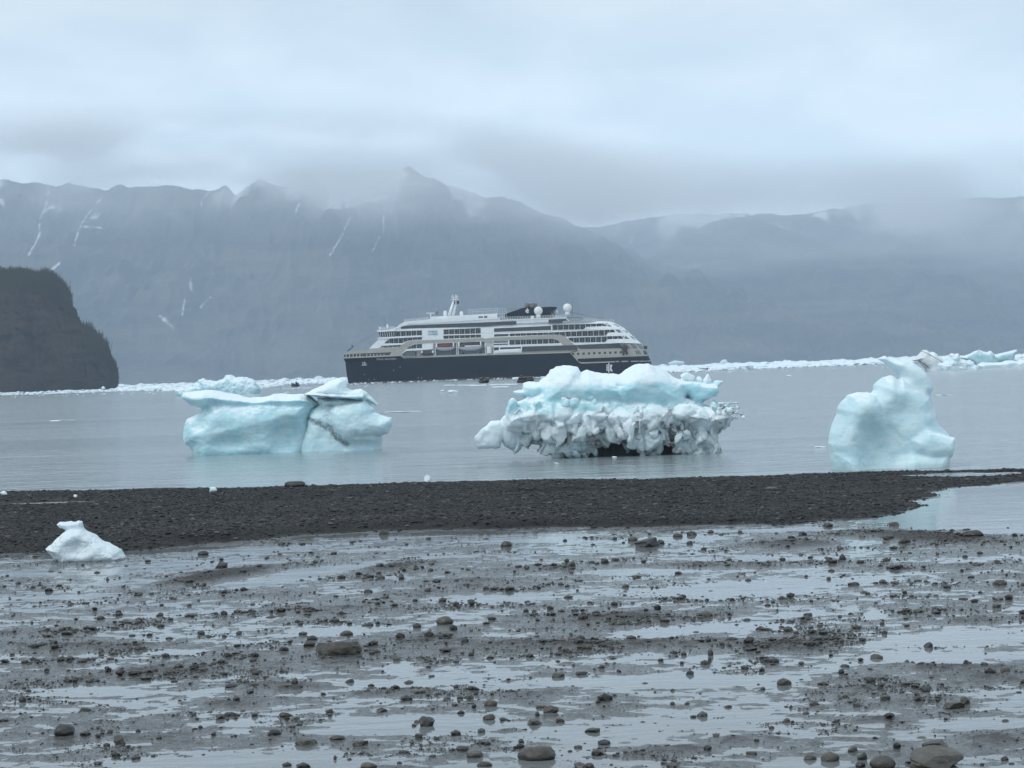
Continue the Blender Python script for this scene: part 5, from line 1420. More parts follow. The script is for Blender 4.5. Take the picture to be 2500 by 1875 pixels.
# beige forward bulwark with its raking legs and the arch
bow_be = A((98, 968), (98, 900), (140, 873), (430, 842), (600, 832), (845, 822), (1045, 770), (1010, 790), (960, 838), (905, 888), (872, 916), (885, 940), (905, 968), (870, 936), (600, 948), (300, 960))
bow_be = A((98, 967), (98, 900), (140, 873), (430, 842), (840, 822), (900, 775), (1052, 770), (1010, 792), (960, 836), (905, 886), (872, 918), (872, 935), (600, 947), (300, 959))
win = A((104, 950), (104, 915), (250, 905), (752, 884), (722, 925), (400, 938))
bulw = panel('bow_bulwark', bow_be, 'beige', 0.02, 0.5, holes=[win], far=False)
panel('window_strip', A((103, 951), (103, 914), (250, 904), (754, 883), (723, 926), (400, 939)), 'glass', -0.12, 0.2, parent=bulw)
for q in range(12):
    a = 130 + q * 47
    panel('window_post', A((a, 946), (a, 908), (a + 5, 908), (a + 5, 946)), 'white', 0.0, 0.1, parent=bulw)
# bow inner body
panel('foredeck', A((100, 905), (140, 880), (430, 848), (840, 828), (870, 930), (110, 950)), 'beige', -0.5, far=True)
# beige sheer strip along the hull top
panel('sheer_strip', A((872, 916), (890, 945), (910, 952), (1500, 930), (2212, 908)) + B((0, 872), (0, 884)) + A((1500, 946), (905, 968), (872, 940)), 'beige', 0.06, 0.4)
panel('sheer_strip', B((0, 868), (500, 852), (1110, 836), (1210, 815), (1215, 828), (1130, 850), (600, 866), (0, 884)), 'beige', 0.06, 0.4)
arch = A((842, 822), (895, 782), (950, 745), (1020, 727), (1450, 712), (2000, 689)) + B((0, 668), (150, 652), (500, 637), (900, 618), (985, 618), (1050, 640), (1110, 688), (1168, 745), (1030, 752), (990, 715), (940, 680), (890, 666), (400, 682), (20, 697)) + A((2000, 735), (1450, 755), (1160, 768), (1052, 770))
panel('arch_band', arch, 'beige', 0.10, 0.5)
# ---- superstructure skin with its openings
sil_f = [(445, 836), (580, 705), (562, 700), (562, 690), (700, 683), (700, 672), (600, 682), (570, 612), (548, 602), (560, 585), (700, 578), (790, 568), (870, 502), (940, 470), (1260, 440), (1530, 430), (2212, 418)]
sil_a = [(215, 425), (600, 408), (1062, 391), (1112, 437), (1640, 440)]
outer = A(*sil_f) + B(*sil_a) + STERN[1:6] + B((2052, 730), (1780, 722), (1215, 748), (500, 768), (490, 850), (0, 868)) + A((1500, 928), (905, 945), (872, 918), (905, 886), (905, 850), (850, 822))
def rrect(pts): return pts
holes = []
H = {}
def hole(k, pts): holes.append(pts); H[k] = pts
hole('h1', A((800, 602), (1160, 589), (1164, 655), (800, 672)))
hole('h2', A((705, 702), (1160, 680), (1160, 714), (1020, 722), (945, 740), (900, 762), (655, 766)))
hole('h3', A((625, 797), (895, 783), (848, 818), (580, 826)))
hole('h4', A((1062, 778), (1165, 772), (1165, 828), (940, 842), (1015, 795)))
hole('h5', A((1312, 768), (2000, 740), (2128, 735), (2128, 900), (1500, 926), (908, 942), (878, 918), (950, 866), (1165, 856), (1312, 844)))
hole('h6', A((1452, 578), (1954, 557), (1956, 630), (1454, 645)))
hole('h7', A((1452, 660), (1945, 645), (1960, 655), (1958, 684), (1452, 704)))
hole('h8', B((337, 603), (880, 587), (1680, 549), (1702, 584), (1605, 590), (1580, 630), (1052, 641), (985, 617), (900, 617), (337, 636)))
hole('h9', B((888, 494), (1545, 470), (1598, 505), (1328, 516), (1288, 547), (888, 558)))
hole('h10', B((1090, 655), (1775, 631), (1808, 667), (1602, 675), (1568, 712), (1165, 720), (1105, 684)))
hole('h11', B((335, 686), (890, 670), (945, 684), (982, 712), (982, 726), (335, 748)))
hole('h12', B((968, 668), (1045, 655), (1098, 692), (1010, 698)))
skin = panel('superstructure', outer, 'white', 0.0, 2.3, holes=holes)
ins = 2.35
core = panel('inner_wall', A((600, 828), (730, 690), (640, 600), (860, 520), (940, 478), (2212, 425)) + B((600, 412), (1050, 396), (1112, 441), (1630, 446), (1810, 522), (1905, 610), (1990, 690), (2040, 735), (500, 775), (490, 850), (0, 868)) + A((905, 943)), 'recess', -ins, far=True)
# bow face of the deckhouse: raking white screen
panel('front_screen', A((445, 836), (582, 706), (700, 702), (650, 765), (575, 828)), 'white', 0.05, 2.2)
# bridge
br = panel('bridge', A((570, 612), (800, 602), (805, 672), (600, 683)), 'glass', 0.35, 1.2)
panel('bridge_roof', A((548, 602), (560, 586), (800, 575), (808, 598), (575, 612)), 'white', 0.8, 2.5, parent=br)
panel('bridge_sill', A((562, 701), (562, 690), (600, 682), (860, 672), (1164, 656), (1164, 676), (700, 700)), 'white', 0.5, 2.0, parent=br)
for q in range(7):
    a = 606 + q * 30
    panel('window_post', A((a, 680 - q), (a - 10, 612 - q), (a - 6, 612 - q), (a + 4, 680 - q)), 'white', 0.42, 0.1, parent=br)
# dark window bands
def band(pts, mat='glass', out_=0.03, name='window_band', mull=0):
    o = panel(name, pts, mat, out_, 0.12, parent=skin)
    return o
band(A((878, 538), (1005, 520), (2212, 472)) + B((0, 457), (425, 441), (425, 486), (0, 502)) + A((2212, 532), (1012, 565), (878, 572)))
band(B((138, 536), (872, 502), (872, 556), (138, 583)))
band(B((140, 612), (324, 606), (324, 635), (140, 643)))
band(B((838, 423), (1058, 412), (1092, 434), (1030, 441), (1004, 465), (838, 468)))
band(B((136, 696), (320, 691), (320, 718), (136, 726)), 'glass2')
band(B((136, 736), (320, 730), (320, 745), (136, 752)))
band(B((136, 780), (200, 778), (200, 815), (136, 820)), 'rust')
band(B((215, 781), (482, 773), (482, 795), (215, 806)))
band(B((500, 776), (1205, 752), (1205, 810), (500, 832)), out_=0.10)
band(B((1215, 752), (1745, 725), (1790, 790), (1245, 803), (1215, 780)), out_=0.10)
# aft sloping windows
for pts in (((1562, 470), (1600, 469), (1660, 508), (1615, 510)), ((1675, 473), (1712, 478), (1778, 513), (1748, 514)), ((1690, 548), (1752, 547), (1802, 589), (1747, 591)), ((1792, 550), (1838, 551), (1893, 591), (1850, 592)),
            ((1787, 630), (1840, 630), (1888, 668), (1832, 669)), ((1892, 632), (1930, 634), (1982, 674), (1940, 674))):
    panel('window', B(*pts), 'glass2', 0.04, 0.15, parent=skin)
for pts in (((1753, 726), (1790, 724), (1850, 789), (1800, 790)), ((1798, 724), (1832, 723), (1910, 788), (1860, 789)), ((1895, 724), (1948, 724), (1994, 790), (1932, 790)), ((1985, 727), (2038, 730), (2090, 794), (2036, 793))):
    panel('window', B(*pts), 'glass2', 0.12, 0.15, parent=skin)
# beige stern panel with its square windows
be = panel('stern_panel', B((1110, 846), (1210, 815), (1215, 783), (1250, 803), (1780, 792), (2105, 797), (2140, 888), (1750, 904), (1210, 926), (1222, 966), (1205, 950)), 'beige', 0.06, 0.5)
for q in range(10):
    a = 1152 + q * 68.5; b = 866 - q * 2.5 if q else 866
    panel('window', B((a - 15, b - 14), (a + 15, b - 15), (a + 15, b + 13), (a - 15, b + 14)), 'glass', 0.09, 0.2, parent=be)
for a in (1955, 1978, 2001, 2062, 2080, 2098):
    panel('vent_slit', B((a, 818), (a + 9, 818), (a + 32, 865), (a + 20, 866)), 'black', 0.09, 0.2, parent=be)
panel('stern_navy_band', B((1212, 927), (1750, 905), (2142, 889), (2166, 945), (1960, 960), (1690, 970), (1265, 985), (1222, 965)), 'navy', 0.08, 0.5)
panel('stern_white_line', B((1205, 950), (1222, 962), (1265, 972), (1690, 957), (1690, 972), (1265, 989), (1235, 978)), 'beige', 0.14, 0.2)
for a, b in ((1700, 1748), (1778, 1862), (1900, 2000), (2010, 2080), (2090, 2160)):
    panel('stern_white_line', B((a, 955 - (a - 1700) * .012), (b, 954 - (b - 1700) * .012), (b, 966 - (b - 1700) * .012), (a, 970 - (a - 1700) * .012)), 'beige', 0.14, 0.2)
# stern brown davits
t = Tubes()
for (x1, y1, x2, y2) in ((1775, 760, 1800, 800), (1800, 800, 1802, 880), (1845, 755, 1838, 800), (1838, 800, 1850, 870), (1800, 800, 1838, 800), (1780, 790, 1860, 790), (1815, 745, 1820, 800), (1800, 830, 1845, 832)):
    p = S2(x1, y1); q_ = S2(x2, y2)
    w1 = halfw(p[0], p[1]) + 0.7; w2 = halfw(q_[0], q_[1]) + 0.7
    t.bar((p[0], -w1, p[1]), (q_[0], -w2, q_[1]), 0.45, 0.38, 6)
t.build('stern_davit', 'rust')
t = Tubes()
for (x1, y1, x2, y2) in ((2088, 757, 2095, 800), (2115, 757, 2112, 800), (2088, 775, 2115, 775)):
    p = S2(x1, y1); q_ = S2(x2, y2); t.bar((p[0], -2, p[1]), (q_[0], -2, q_[1]), 0.4, 0.4, 6)
t.build('stern_davit', 'rust')

# ---- balconies: doors and dividers in every recess
def row(k, n_div, z_of, doorw=1.0, skip=(), two=True, f0=0.0, f1=1.0, h0=0.04, h1=0.86):
    pts = H[k]; xs = [p[0] for p in pts]; xa, xb = min(xs), max(xs)
    def span(x):
        zz = []
        n = len(pts)
        for i in range(n):
            (x1, z1), (x2, z2) = pts[i], pts[(i + 1) % n]
            if (x1 - x) * (x2 - x) <= 0 and x1 != x2: zz.append(z1 + (z2 - z1) * (x - x1) / (x2 - x1))
        return (min(zz), max(zz)) if len(zz) > 1 else None
    rng = np.random.default_rng(hash(k) % 1000 if False else sum(map(ord, k)))
    step = (xb - xa) / n_div
    for i in range(n_div):
        x0 = xa + i * step
        if i:
            s = span(x0)
            if s and s[1] - s[0] > 0.9:
                w = float(halfw(x0, s[0]))
                boxes('balcony_divider', [(x0 - 0.06, x0 + 0.06, -w + 0.25, -w + 2.35, s[0], s[1])], 'white', skin)
        c = x0 + step * rng.uniform(0.38, 0.62); s = span(c)
        if not s or s[1] - s[0] < 1.1: continue
        w = float(halfw(c, s[0])); hh = s[1] - s[0]
        dd = [(c - doorw, c - 0.12, -w + 2.05, -w + 2.5, s[0] + h0 * hh, s[0] + h1 * hh)]
        if two: dd.append((c + 0.12, c + doorw, -w + 2.05, -w + 2.5, s[0] + h0 * hh, s[0] + h1 * hh))
        boxes('balcony_door', dd, 'glass', skin)
        if rng.random() < 0.6:
            cx = c + rng.uniform(-0.3, 0.3) * step; 
            boxes('deck_chair', [(cx - 0.35, cx + 0.35, -w + 0.8, -w + 1.5, s[0], s[0] + 0.45), (cx + 0.25, cx + 0.35, -w + 0.8, -w + 1.5, s[0] + .45, s[0] + 0.95)], 'rust', skin)
row('h1', 5, None); row('h2', 8, None); row('h3', 5, None, 0.8); row('h4', 3, None); row('h6', 7, None); row('h7', 7, None, 0.8); row('h8', 19, None); row('h9', 10, None); row('h10', 10, None); row('h11', 9, None); row('h12', 1, None, 0.7)
# glass balustrades seen as a thin rail along each recess foot
# ---- boat deck interior
z_deck = S1(1500, 924)[1]
bd = boxes('boat_deck', [(S1(905, 0)[0], S1(2128, 0)[0], -BEAM / 2 + 0.2, -BEAM / 2 + 5, z_deck - 0.3, z_deck)], 'steel')
xs_ = [S1(q, 900)[0] for q in (1325, 1345, 1632, 1652, 2020, 2122)]
for x in xs_:
    boxes('pillar', [(x - 0.13, x + 0.13, -BEAM / 2 + 0.3, -BEAM / 2 + 0.7, z_deck, S1(1500, 760)[1])], 'white')
panel('boat_deck_wall', A((1315, 850), (2128, 815), (2128, 900), (1315, 932)), 'steel', -2.2, 0.3)
for a, b, c, d in ((1565, 1610, 868, 915), (1935, 1975, 862, 905), (1700, 1730, 858, 912)):
    panel('door', A((a, c), (b, c - 2), (b, d - 2), (a, d)), 'glass', -2.1, 0.15)
panel('door', A((1060, 872), (1090, 871), (1090, 936), (1060, 938)), 'glass', -2.2, 0.2)
panel('gangway_wall', A((905, 895), (950, 868), (1055, 862), (1055, 938), (905, 943)), 'glass2', -2.1, 0.2)
panel('white_house', A((1170, 770), (1305, 765), (1305, 842), (1170, 847)), 'white', 0.06, 0.6)
panel('ribbed_wall', A((2005, 738), (2122, 733), (2122, 805), (2005, 810)), 'recess', -0.6, 0.3)
for q in range(8):
    panel('wall_rib', A((2010 + q * 14, 738), (2015 + q * 14, 738), (2015 + q * 14, 806), (2010 + q * 14, 806)), 'white', -0.5, 0.2)
# life raft canisters
t = Tubes()
for q in range(4):
    p = S1(2035, 826 + q * 21); p2 = S1(2105, 824 + q * 21)
    t = Tubes().bar((p[0], -BEAM / 2 - 0.1, p[1]), (p2[0], -BEAM / 2 - 0.1, p2[1]), 0.33 * 1.6, None, 12)
    t.build('raft_canister', 'letter')
panel('white_bench', B((142, 832), (150, 826), (470, 812), (470, 835), (150, 850)), 'white', 0.4, 0.6)
# bow emblem, names, logos ------------------------------------------------
def text(name, s, p0, p1, mat, out_=0.16, w_=None, parent=None, bold=0.012):
    """lettering running from p0 to p1 along the foot, as a thin raised mesh on the side"""
    cu = bpy.data.curves.new(name, 'FONT'); cu.body = s; cu.size = 1.0; cu.offset = bold
    tmp = bpy.data.objects.new('t', cu); COL.objects.link(tmp)
    bpy.context.view_layer.update()
    me = bpy.data.meshes.new_from_object(tmp.evaluated_get(bpy.context.evaluated_depsgraph_get()))
    bpy.data.objects.remove(tmp)
    n = len(me.vertices); co = np.zeros(n * 3); me.vertices.foreach_get('co', co); co = co.reshape(-1, 3)
    lo, hi = co.min(0), co.max(0)
    L = p1[0] - p0[0]; hgt = w_
    X = p0[0] + (co[:, 0] - lo[0]) / (hi[0] - lo[0]) * L
    Z = p0[1] + (co[:, 1] - lo[1]) / (hi[1] - lo[1]) * hgt + (X - p0[0]) * (p1[1] - p0[1]) / L
    Y = -(halfw(X, Z, True) + out_)
    me.vertices.foreach_set('co', np.stack([X, Y, Z], 1).ravel().astype(np.float32)); me.update()
    me.name = name
    return link(name, me, PA[mat], parent or ship)
q_ = lambda p, dz=0: (p[0], p[1] + dz)
text('ship_name', 'ROALD AMUNDSEN', S1(543, 990), S1(812, 984), 'letter', 0.10, 0.82, hull, 0.02)
text('ship_name', 'ROALD AMUNDSEN', S1(1293, 460), S1(1488, 452), 'black', 0.06, 0.55, skin, 0.02)
text('slogan', 'HYBRID', S1(1243, 624), S1(1374, 620), 'teal', 0.08, 1.0, skin, 0.015)
text('slogan', 'POWERED', S1(1243, 657), S1(1376, 653), 'teal', 0.08, 0.85, skin, 0.02)
def strokes(name, segs, mat, wd, out_=0.12, parent=None, mapf=S1, hullw=True):
    V, F = [], []
    for x1, y1, x2, y2 in segs:
        a = Vector(mapf(x1, y1)); b = Vector(mapf(x2, y2)); d = (b - a).normalized(); n = Vector((-d.y, d.x)) * wd
        k = len(V)
        for p in (a + n, a - n, b - n, b + n): V.append((p.x, -(float(halfw(p.x, p.y, hullw)) + out_), p.y))
        F.append((k, k + 1, k + 2, k + 3))
    return link(name, np_mesh(name, V, F, False), PA[mat], parent or ship)
strokes('bow_emblem', [(332, 1062, 408, 1060), (348, 1050, 348, 1025), (340, 1022, 358, 1022), (348, 1036, 360, 1036), (372, 1056, 374, 995), (362, 1030, 386, 1022), (384, 1056, 384, 1026), (396, 1054, 396, 1030), (342, 1052, 400, 1048)], 'letter', 0.12, parent=hull)
strokes('stern_logo', [(1590, 1005, 1590, 1075), (1613, 980, 1613, 1105), (1640, 1008, 1658, 1008), (1590, 1045, 1613, 1045), (1628, 1005, 1652, 1082), (1652, 1008, 1626, 1082), (1582, 1008, 1600, 1006), (1582, 1076, 1602, 1074), (1640, 1083, 1662, 1082)], 'letter', 0.22, parent=hull, mapf=S2)
# little white marks on the hull
for x, y in ((432, 1258), (512, 1255), (1112, 1232), (1158, 1229), (865, 1083), (775, 1130), (374, 1185)):
    p = S1(x, y); boxes('hull_light', [(p[0] - 0.12, p[0] + 0.12, -float(halfw(p[0], p[1], True)) - 0.08, -float(halfw(p[0], p[1], True)) + 0.1, p[1] - 0.15, p[1] + 0.15)], 'letter', hull)

# ---- roof, funnel, masts ------------------------------------------------
def deckbox(name, pts, mat, hw, cx=0.0, parent=None, bevel=0.0):
    """outline in (x,z) drawn through the ship's breadth, half width hw about the centre line"""
    loops = [[Vector((x, z, 0)) for x, z in pts]]
    bm = bmesh.new(); bv = [bm.verts.new((x, -hw + cx, z)) for x, z in pts]
    f = bm.faces.new(bv); r = bmesh.ops.extrude_face_region(bm, geom=[f], use_keep_orig=True)
    for g in r['geom']:
        if isinstance(g, bmesh.types.BMVert): g.co.y = hw + cx
    bmesh.ops.recalc_face_normals(bm, faces=bm.faces[:])
    if bevel: bmesh.ops.bevel(bm, geom=bm.edges[:], offset=bevel, segments=2, affect='EDGES')
    me = bpy.data.meshes.new(name); bm.to_mesh(me); bm.free()
    return link(name, me, PA[mat], parent or ship)
panel('roof_fascia', A((870, 504), (940, 472), (1260, 442), (1530, 430), (2212, 418)) + B((215, 425), (600, 408), (1062, 391), (1072, 400), (600, 420), (215, 437)) + A((2212, 432), (1110, 500), (1000, 500), (800, 572), (790, 568)), 'white', 0.35, 0.6)
deckbox('top_deck', A((940, 478), (1260, 446), (2212, 424)) + B((600, 413), (1050, 396), (1050, 404), (600, 425)) + A((2212, 438), (940, 490)), 'steel', 10.5)
dh = deckbox('upper_deckhouse', A((1262, 444), (1270, 402), (1400, 397), (1500, 390), (1545, 392), (1750, 380), (2170, 357), (2170, 340)) + B((180, 340), (180, 412), (215, 413), (215, 428)) + A((1540, 462)), 'white', 8.0)
deckbox('mast_house', A((1380, 450), (1430, 396), (1490, 392), (1545, 460)), 'white', 9.2)
for pts in (((1925, 397), (1982, 394), (1982, 440), (1925, 441)), ((1998, 390), (2043, 388), (2043, 427), (1998, 429))):
    z = A(*pts); xx = [p[0] for p in z]; zz = [p[1] for p in z]
    boxes('vent_grille', [(min(xx), max(xx), -8.12, -7.9, min(zz), max(zz))], 'steel', dh)
z = B((8, 368), (48, 368), (48, 408), (8, 408)); xx = [p[0] for p in z]; zz = [p[1] for p in z]
fun = deckbox('funnel', B((276, 405), (278, 345), (420, 298), (500, 270), (560, 262), (700, 262), (760, 258), (880, 250), (945, 255), (958, 270), (905, 290), (880, 305), (880, 350), (905, 385), (700, 390)), 'navy', 5.5, bevel=0.25)
for a in (560, 592, 632, 664):
    p = S2(a, 262); q2_ = S2(a, 205)
    Tubes().bar((p[0], 1.5 if a in (592, 664) else -1.5, p[1] - 1), (q2_[0], 1.5 if a in (592, 664) else -1.5, q2_[1]), 1.25 if a > 600 else 1.1, None, 14).build('exhaust_pipe', 'exh', fun)
lg = strokes('funnel_logo', [(551, 290, 551, 325), (566, 272, 566, 335), (573, 290, 585, 330), (586, 290, 575, 330)], 'letter', 0.2, 0, fun, S2)
co = np.zeros(len(lg.data.vertices) * 3); lg.data.vertices.foreach_get('co', co); co = co.reshape(-1, 3); co[:, 1] = -5.62; lg.data.vertices.foreach_set('co', co.ravel())
for (x, y, r_, yy, ped) in ((708, 307, 56, -7.5, 385), (1083, 268, 57, -6.0, 345), (930, 315, 40, 4.5, 385)):
    p = S2(x, y); rm = r_ / 5.267 / FPX * YS; z0 = S2(x, ped)[1]
    b = Tubes().sphere((p[0], yy, p[1]), rm, 14).build('radome', 'letter', label='white ball radome' if r_ > 50 else 'smaller radome half hidden by the funnel')
    Tubes().bar((p[0], yy, z0 - 0.6), (p[0], yy, p[1] - rm * 0.8), rm * 0.55, rm * 0.5, 12).build('pedestal', 'white', b)
for (x, y, r_, ped) in ((1468, 345, 26, 372), (1690, 352, 25, 378), (688, 515, 12, 545), (584, 552, 12, 560)):
    p = S1(x, y); rm = r_ / 5.53 / FPX * YS; z0 = S1(x, ped)[1]; yy = -4 if x > 1000 else -8
    b = Tubes().sphere((p[0], yy, p[1]), rm, 10, 1.1).build('radome', 'letter', label='small white dome antenna')
    Tubes().bar((p[0], yy, z0 - 0.6), (p[0], yy, p[1]), rm * 0.9, rm * 0.9, 12).build('pedestal', 'white', b)
# main mast: two raking legs with a crossed head
mast = Tubes()
def mp_(x, y, yy=0.0): p = S1(x, y); return (p[0], yy, p[1])
mast.bar(mp_(1520, 385, -1.6), mp_(1575, 190, -0.5), 0.75, 0.42, 8); mast.bar(mp_(1570, 385, 1.6), mp_(1618, 190, 0.5), 0.65, 0.40, 8)
mast.bar(mp_(1548, 165), mp_(1642, 165), 0.22, None, 6); mast.bar(mp_(1552, 150), mp_(1565, 95), 0.12, None, 5); mast.bar(mp_(1605, 190), mp_(1603, 92), 0.2, 0.1, 6); mast.bar(mp_(1622, 165), mp_(1622, 98), 0.14, None, 5)
mast.bar(mp_(1580, 190), mp_(1575, 115), 0.2, 0.1, 6); mast.bar(mp_(1550, 130), mp_(1645, 128), 0.09, None, 5); mast.bar(mp_(1638, 165), mp_(1640, 110), 0.1, None, 5); mast.bar(mp_(1560, 240), mp_(1612, 240), 0.12, None, 5)
mast.bar(mp_(1570, 190), mp_(1622, 190), 0.2, None, 6)
mo = mast.build('mast', 'white')
Tubes().bar(mp_(1596, 215), mp_(1596, 175), 0.28, None, 6).bar(mp_(1636, 225), mp_(1636, 178), 0.42, None, 6).bar(mp_(1648, 215), mp_(1648, 185), 0.3, None, 6).build('signal_lamps', 'black', mo)
# forward radar
r0 = Tubes().bar(mp_(1265, 405), mp_(1268, 356), 0.28, None, 6).build('radar', 'white')
Tubes().bar(mp_(1205, 348), mp_(1322, 348), 0.2, None, 6).build('radar_arm', 'white', r0)
t = Tubes().bar(mp_(1350, 385), mp_(1350, 360), 0.12, None, 5); t.bar(mp_(1350, 360), mp_(1350, 320), 0.5, None, 8); t.build('antenna', 'steel')
for x, y0, y1 in ((1376, 385, 230), (638, 560, 365), (877, 500, 395), (1075, 450, 340), (1163 * 0 + 2183, 408, 310)):
    Tubes().bar(mp_(x, y0, -3), mp_(x, y1, -3), 0.07, 0.04, 5).build('whip_antenna', 'steel')
p, q3 = S2(1150, 385), S2(1162, 140); Tubes().bar((p[0], 0, p[1]), (q3[0], 0, q3[1]), 0.12, 0.06, 5).build('whip_antenna', 'steel')
# bow jackstaff
p = S1(125, 870); q3 = S1(198, 818); q4 = S1(190, 768)
Tubes().bar((p[0], 0, p[1]), (q3[0], 0, q3[1]), 0.3, 0.16, 6).bar((q3[0], 0, q3[1]), (q4[0], 0, q4[1]), 0.14, 0.1, 6).sphere((S1(196, 800)[0], 0, S1(196, 800)[1]), 0.38, 6).build('jackstaff', 'rust')
# railings
def railing(mapf, x0, x1, y0f, n, hgt=1.1, yy=None, mat='white'):
    t = Tubes(); last = None
    for i in range(n + 1):
        x = x0 + (x1 - x0) * i / n; p = mapf(x, y0f(x)); w = -float(halfw(p[0], p[1])) + 0.6 if yy is None else yy
        t.bar((p[0], w, p[1]), (p[0], w, p[1] + hgt), 0.06, None, 4, False)
        if last is not None:
            for f in (1.0, 0.5): t.bar((last[0], last[1], last[2] + hgt * f), (p[0], w, p[1] + hgt * f), 0.045, None, 4, False)
        last = (p[0], w, p[1])
    t.build('railing', mat, smooth=False)
railing(S1, 600, 790, lambda x: 580 - (x - 600) * 0.06, 10)
railing(S1, 920, 1255, lambda x: 478 - (x - 920) * 0.1, 12)
railing(S2, 215, 1060, lambda x: 423 - (x - 215) * 0.037, 26)
railing(S2, 1115, 1690, lambda x: 441 + (x - 1115) * 0.01, 20)
railing(S1, 1790, 2180, lambda x: 372 - (x - 1790) * 0.06, 14, 2.2, -7.5)
railing(S1, 880, 1010, lambda x: 570 - (x - 880) * 0.03, 6, 0.9)
railing(S2, 180, 300, lambda x: 405, 5, 4.5, -6.0)
# after shelter by the big radome
deckbox('after_shelter', B((1070, 405), (1090, 390), (1250, 388), (1305, 408), (1290, 418), (1110, 438), (1100, 432)), 'steel', 7.0)
boxes('ladder_box', [(S2(598, 0)[0], S2(640, 0)[0], -BEAM / 2 - 0.25, -BEAM / 2 + 0.5, S2(0, 488)[1], S2(0, 395)[1])], 'white')
# stays
st = Tubes()
def stay(a, b):
    st.bar(a, b, 0.055, None, 4, False)
stay((S1(200, 810)[0], 0, S1(200, 810)[1]), (S1(560, 590)[0], 0, S1(560, 590)[1])); stay((S1(560, 590)[0], 0, S1(560, 590)[1]), (S1(1260, 405)[0], 0, S1(1260, 405)[1]))
stay((S2(0, 312)[0], 0, S2(0, 312)[1]), (S2(540, 262)[0], 0, S2(540, 262)[1]))
stay((S2(955, 275)[0], 0, S2(955, 275)[1]), (S2(1640, 430)[0], 0, S2(1640, 430)[1])); stay((S2(1130, 318)[0], 3, S2(1130, 318)[1]), (S2(1660, 425)[0], 3, S2(1660, 425)[1]))
st.build('stay_wire', 'steel')

# ---- lifeboats and the work boat hanging in the recess -------------------
def lifeboat(x0, x1, ykeel, yrail, ytop, canopy, label, tilt=0.0, yy=None):
    pk, pr, pt = S1(x0, ykeel), S1(x0, yrail), S1(x0, ytop)
    xa, xb = S1(x0, yrail)[0], S1(x1, yrail)[0]
    L = xb - xa; zr = S1((x0 + x1) / 2, yrail)[1]; zk = S1((x0 + x1) / 2, ykeel)[1]; zt = S1((x0 + x1) / 2, ytop)[1]
    root = empty('lifeboat', ((xa + xb) / 2, YS + 0.9, zk))
    tag(root, label, 'lifeboat', 'boats hung along the boat deck')
    n = 26; V, F = [], []; prof = 9
    for i in range(n + 1):
        u = i / n * 2 - 1; w = (1 - abs(u) ** 2.6) ** 0.6 * 1.55 + 0.02; kz = (zr - zk) * (1 - (1 - abs(u) ** 3.0) ** 0.8); sh = 0.25 * u * u
        for j in range(prof + 1):
            a = -math.pi / 2 + math.pi * j / prof
            V.append((u * L / 2, w * math.sin(a) * (1.0), kz + (zr - zk + sh - kz) * (1 - abs(math.cos(a)) ** 0.8)))
    for i in range(n):
        for j in range(prof):
            k = i * (prof + 1) + j; F.append((k, k + 1, k + prof + 2, k + prof + 1))
    link('hull', np_mesh('hull', V, F), PA['hullw'], root)
    Vc, Fc = [], []
    for i in range(n + 1):
        u = i / n * 2 - 1; w = (1 - abs(u) ** 2.6) ** 0.6 * 1.4 + 0.02; hh = (zt - zr) * (1 - abs(u) ** 4) ** 0.6; z0 = zr - zk
        for j in range(prof + 1):
            a = math.pi * j / prof
            Vc.append((u * L / 2 * 0.94, -w * math.cos(a), z0 - 0.1 + (hh + .1) * math.sin(a) ** 0.6))
    for i in range(n):
        for j in range(prof):
            k = i * (prof + 1) + j; Fc.append((k, k + prof + 1, k + prof + 2, k + 1))
    link('canopy', np_mesh('canopy', Vc, Fc), PA[canopy], root)
    for s in (-0.42, 0.42):
        Tubes().bar((s * L, -0.9, zt - zk + 0.1), (s * L, -0.9, zr - zk + 0.5), 0.32, None, 8).sphere((s * L, -0.9, zr - zk + 0.6), 0.42, 6).build('fall_block', 'letter', root)
    if L > 10:
        box = [(-0.2 * L, 0.38 * L, -1.62, -1.5, zr - zk + 0.15, zr - zk + 0.65)]
        link('side_rail', box_mesh('side_rail', box), PA['letter'], root)
        link('wheelhouse_window', box_mesh('w', [(-0.06 * L, 0.0, -1.5, -1.35, zr - zk + 0.9, zr - zk + 2.0), (0.03 * L, 0.09 * L, -1.5, -1.35, zr - zk + 0.9, zr - zk + 2.0)]), PA['glass'], root)
    return root
lifeboat(1340, 1610, 868, 820, 765, 'orange', 'white lifeboat with a red canopy hung under the ship beige band, nearer the bow')
lifeboat(1635, 1985, 864, 812, 750, 'rust', 'longer white tender with a brown canopy hung next to the red topped lifeboat')
wb = lifeboat(1148, 1322, 932, 905, 868, 'rust', 'small brown work boat stowed forward of the lifeboats under a white wall')
for ch in wb.children:
    if ch.name.startswith('hull'):
        ch.data.materials.clear(); ch.data.materials.append(PA['rust'])

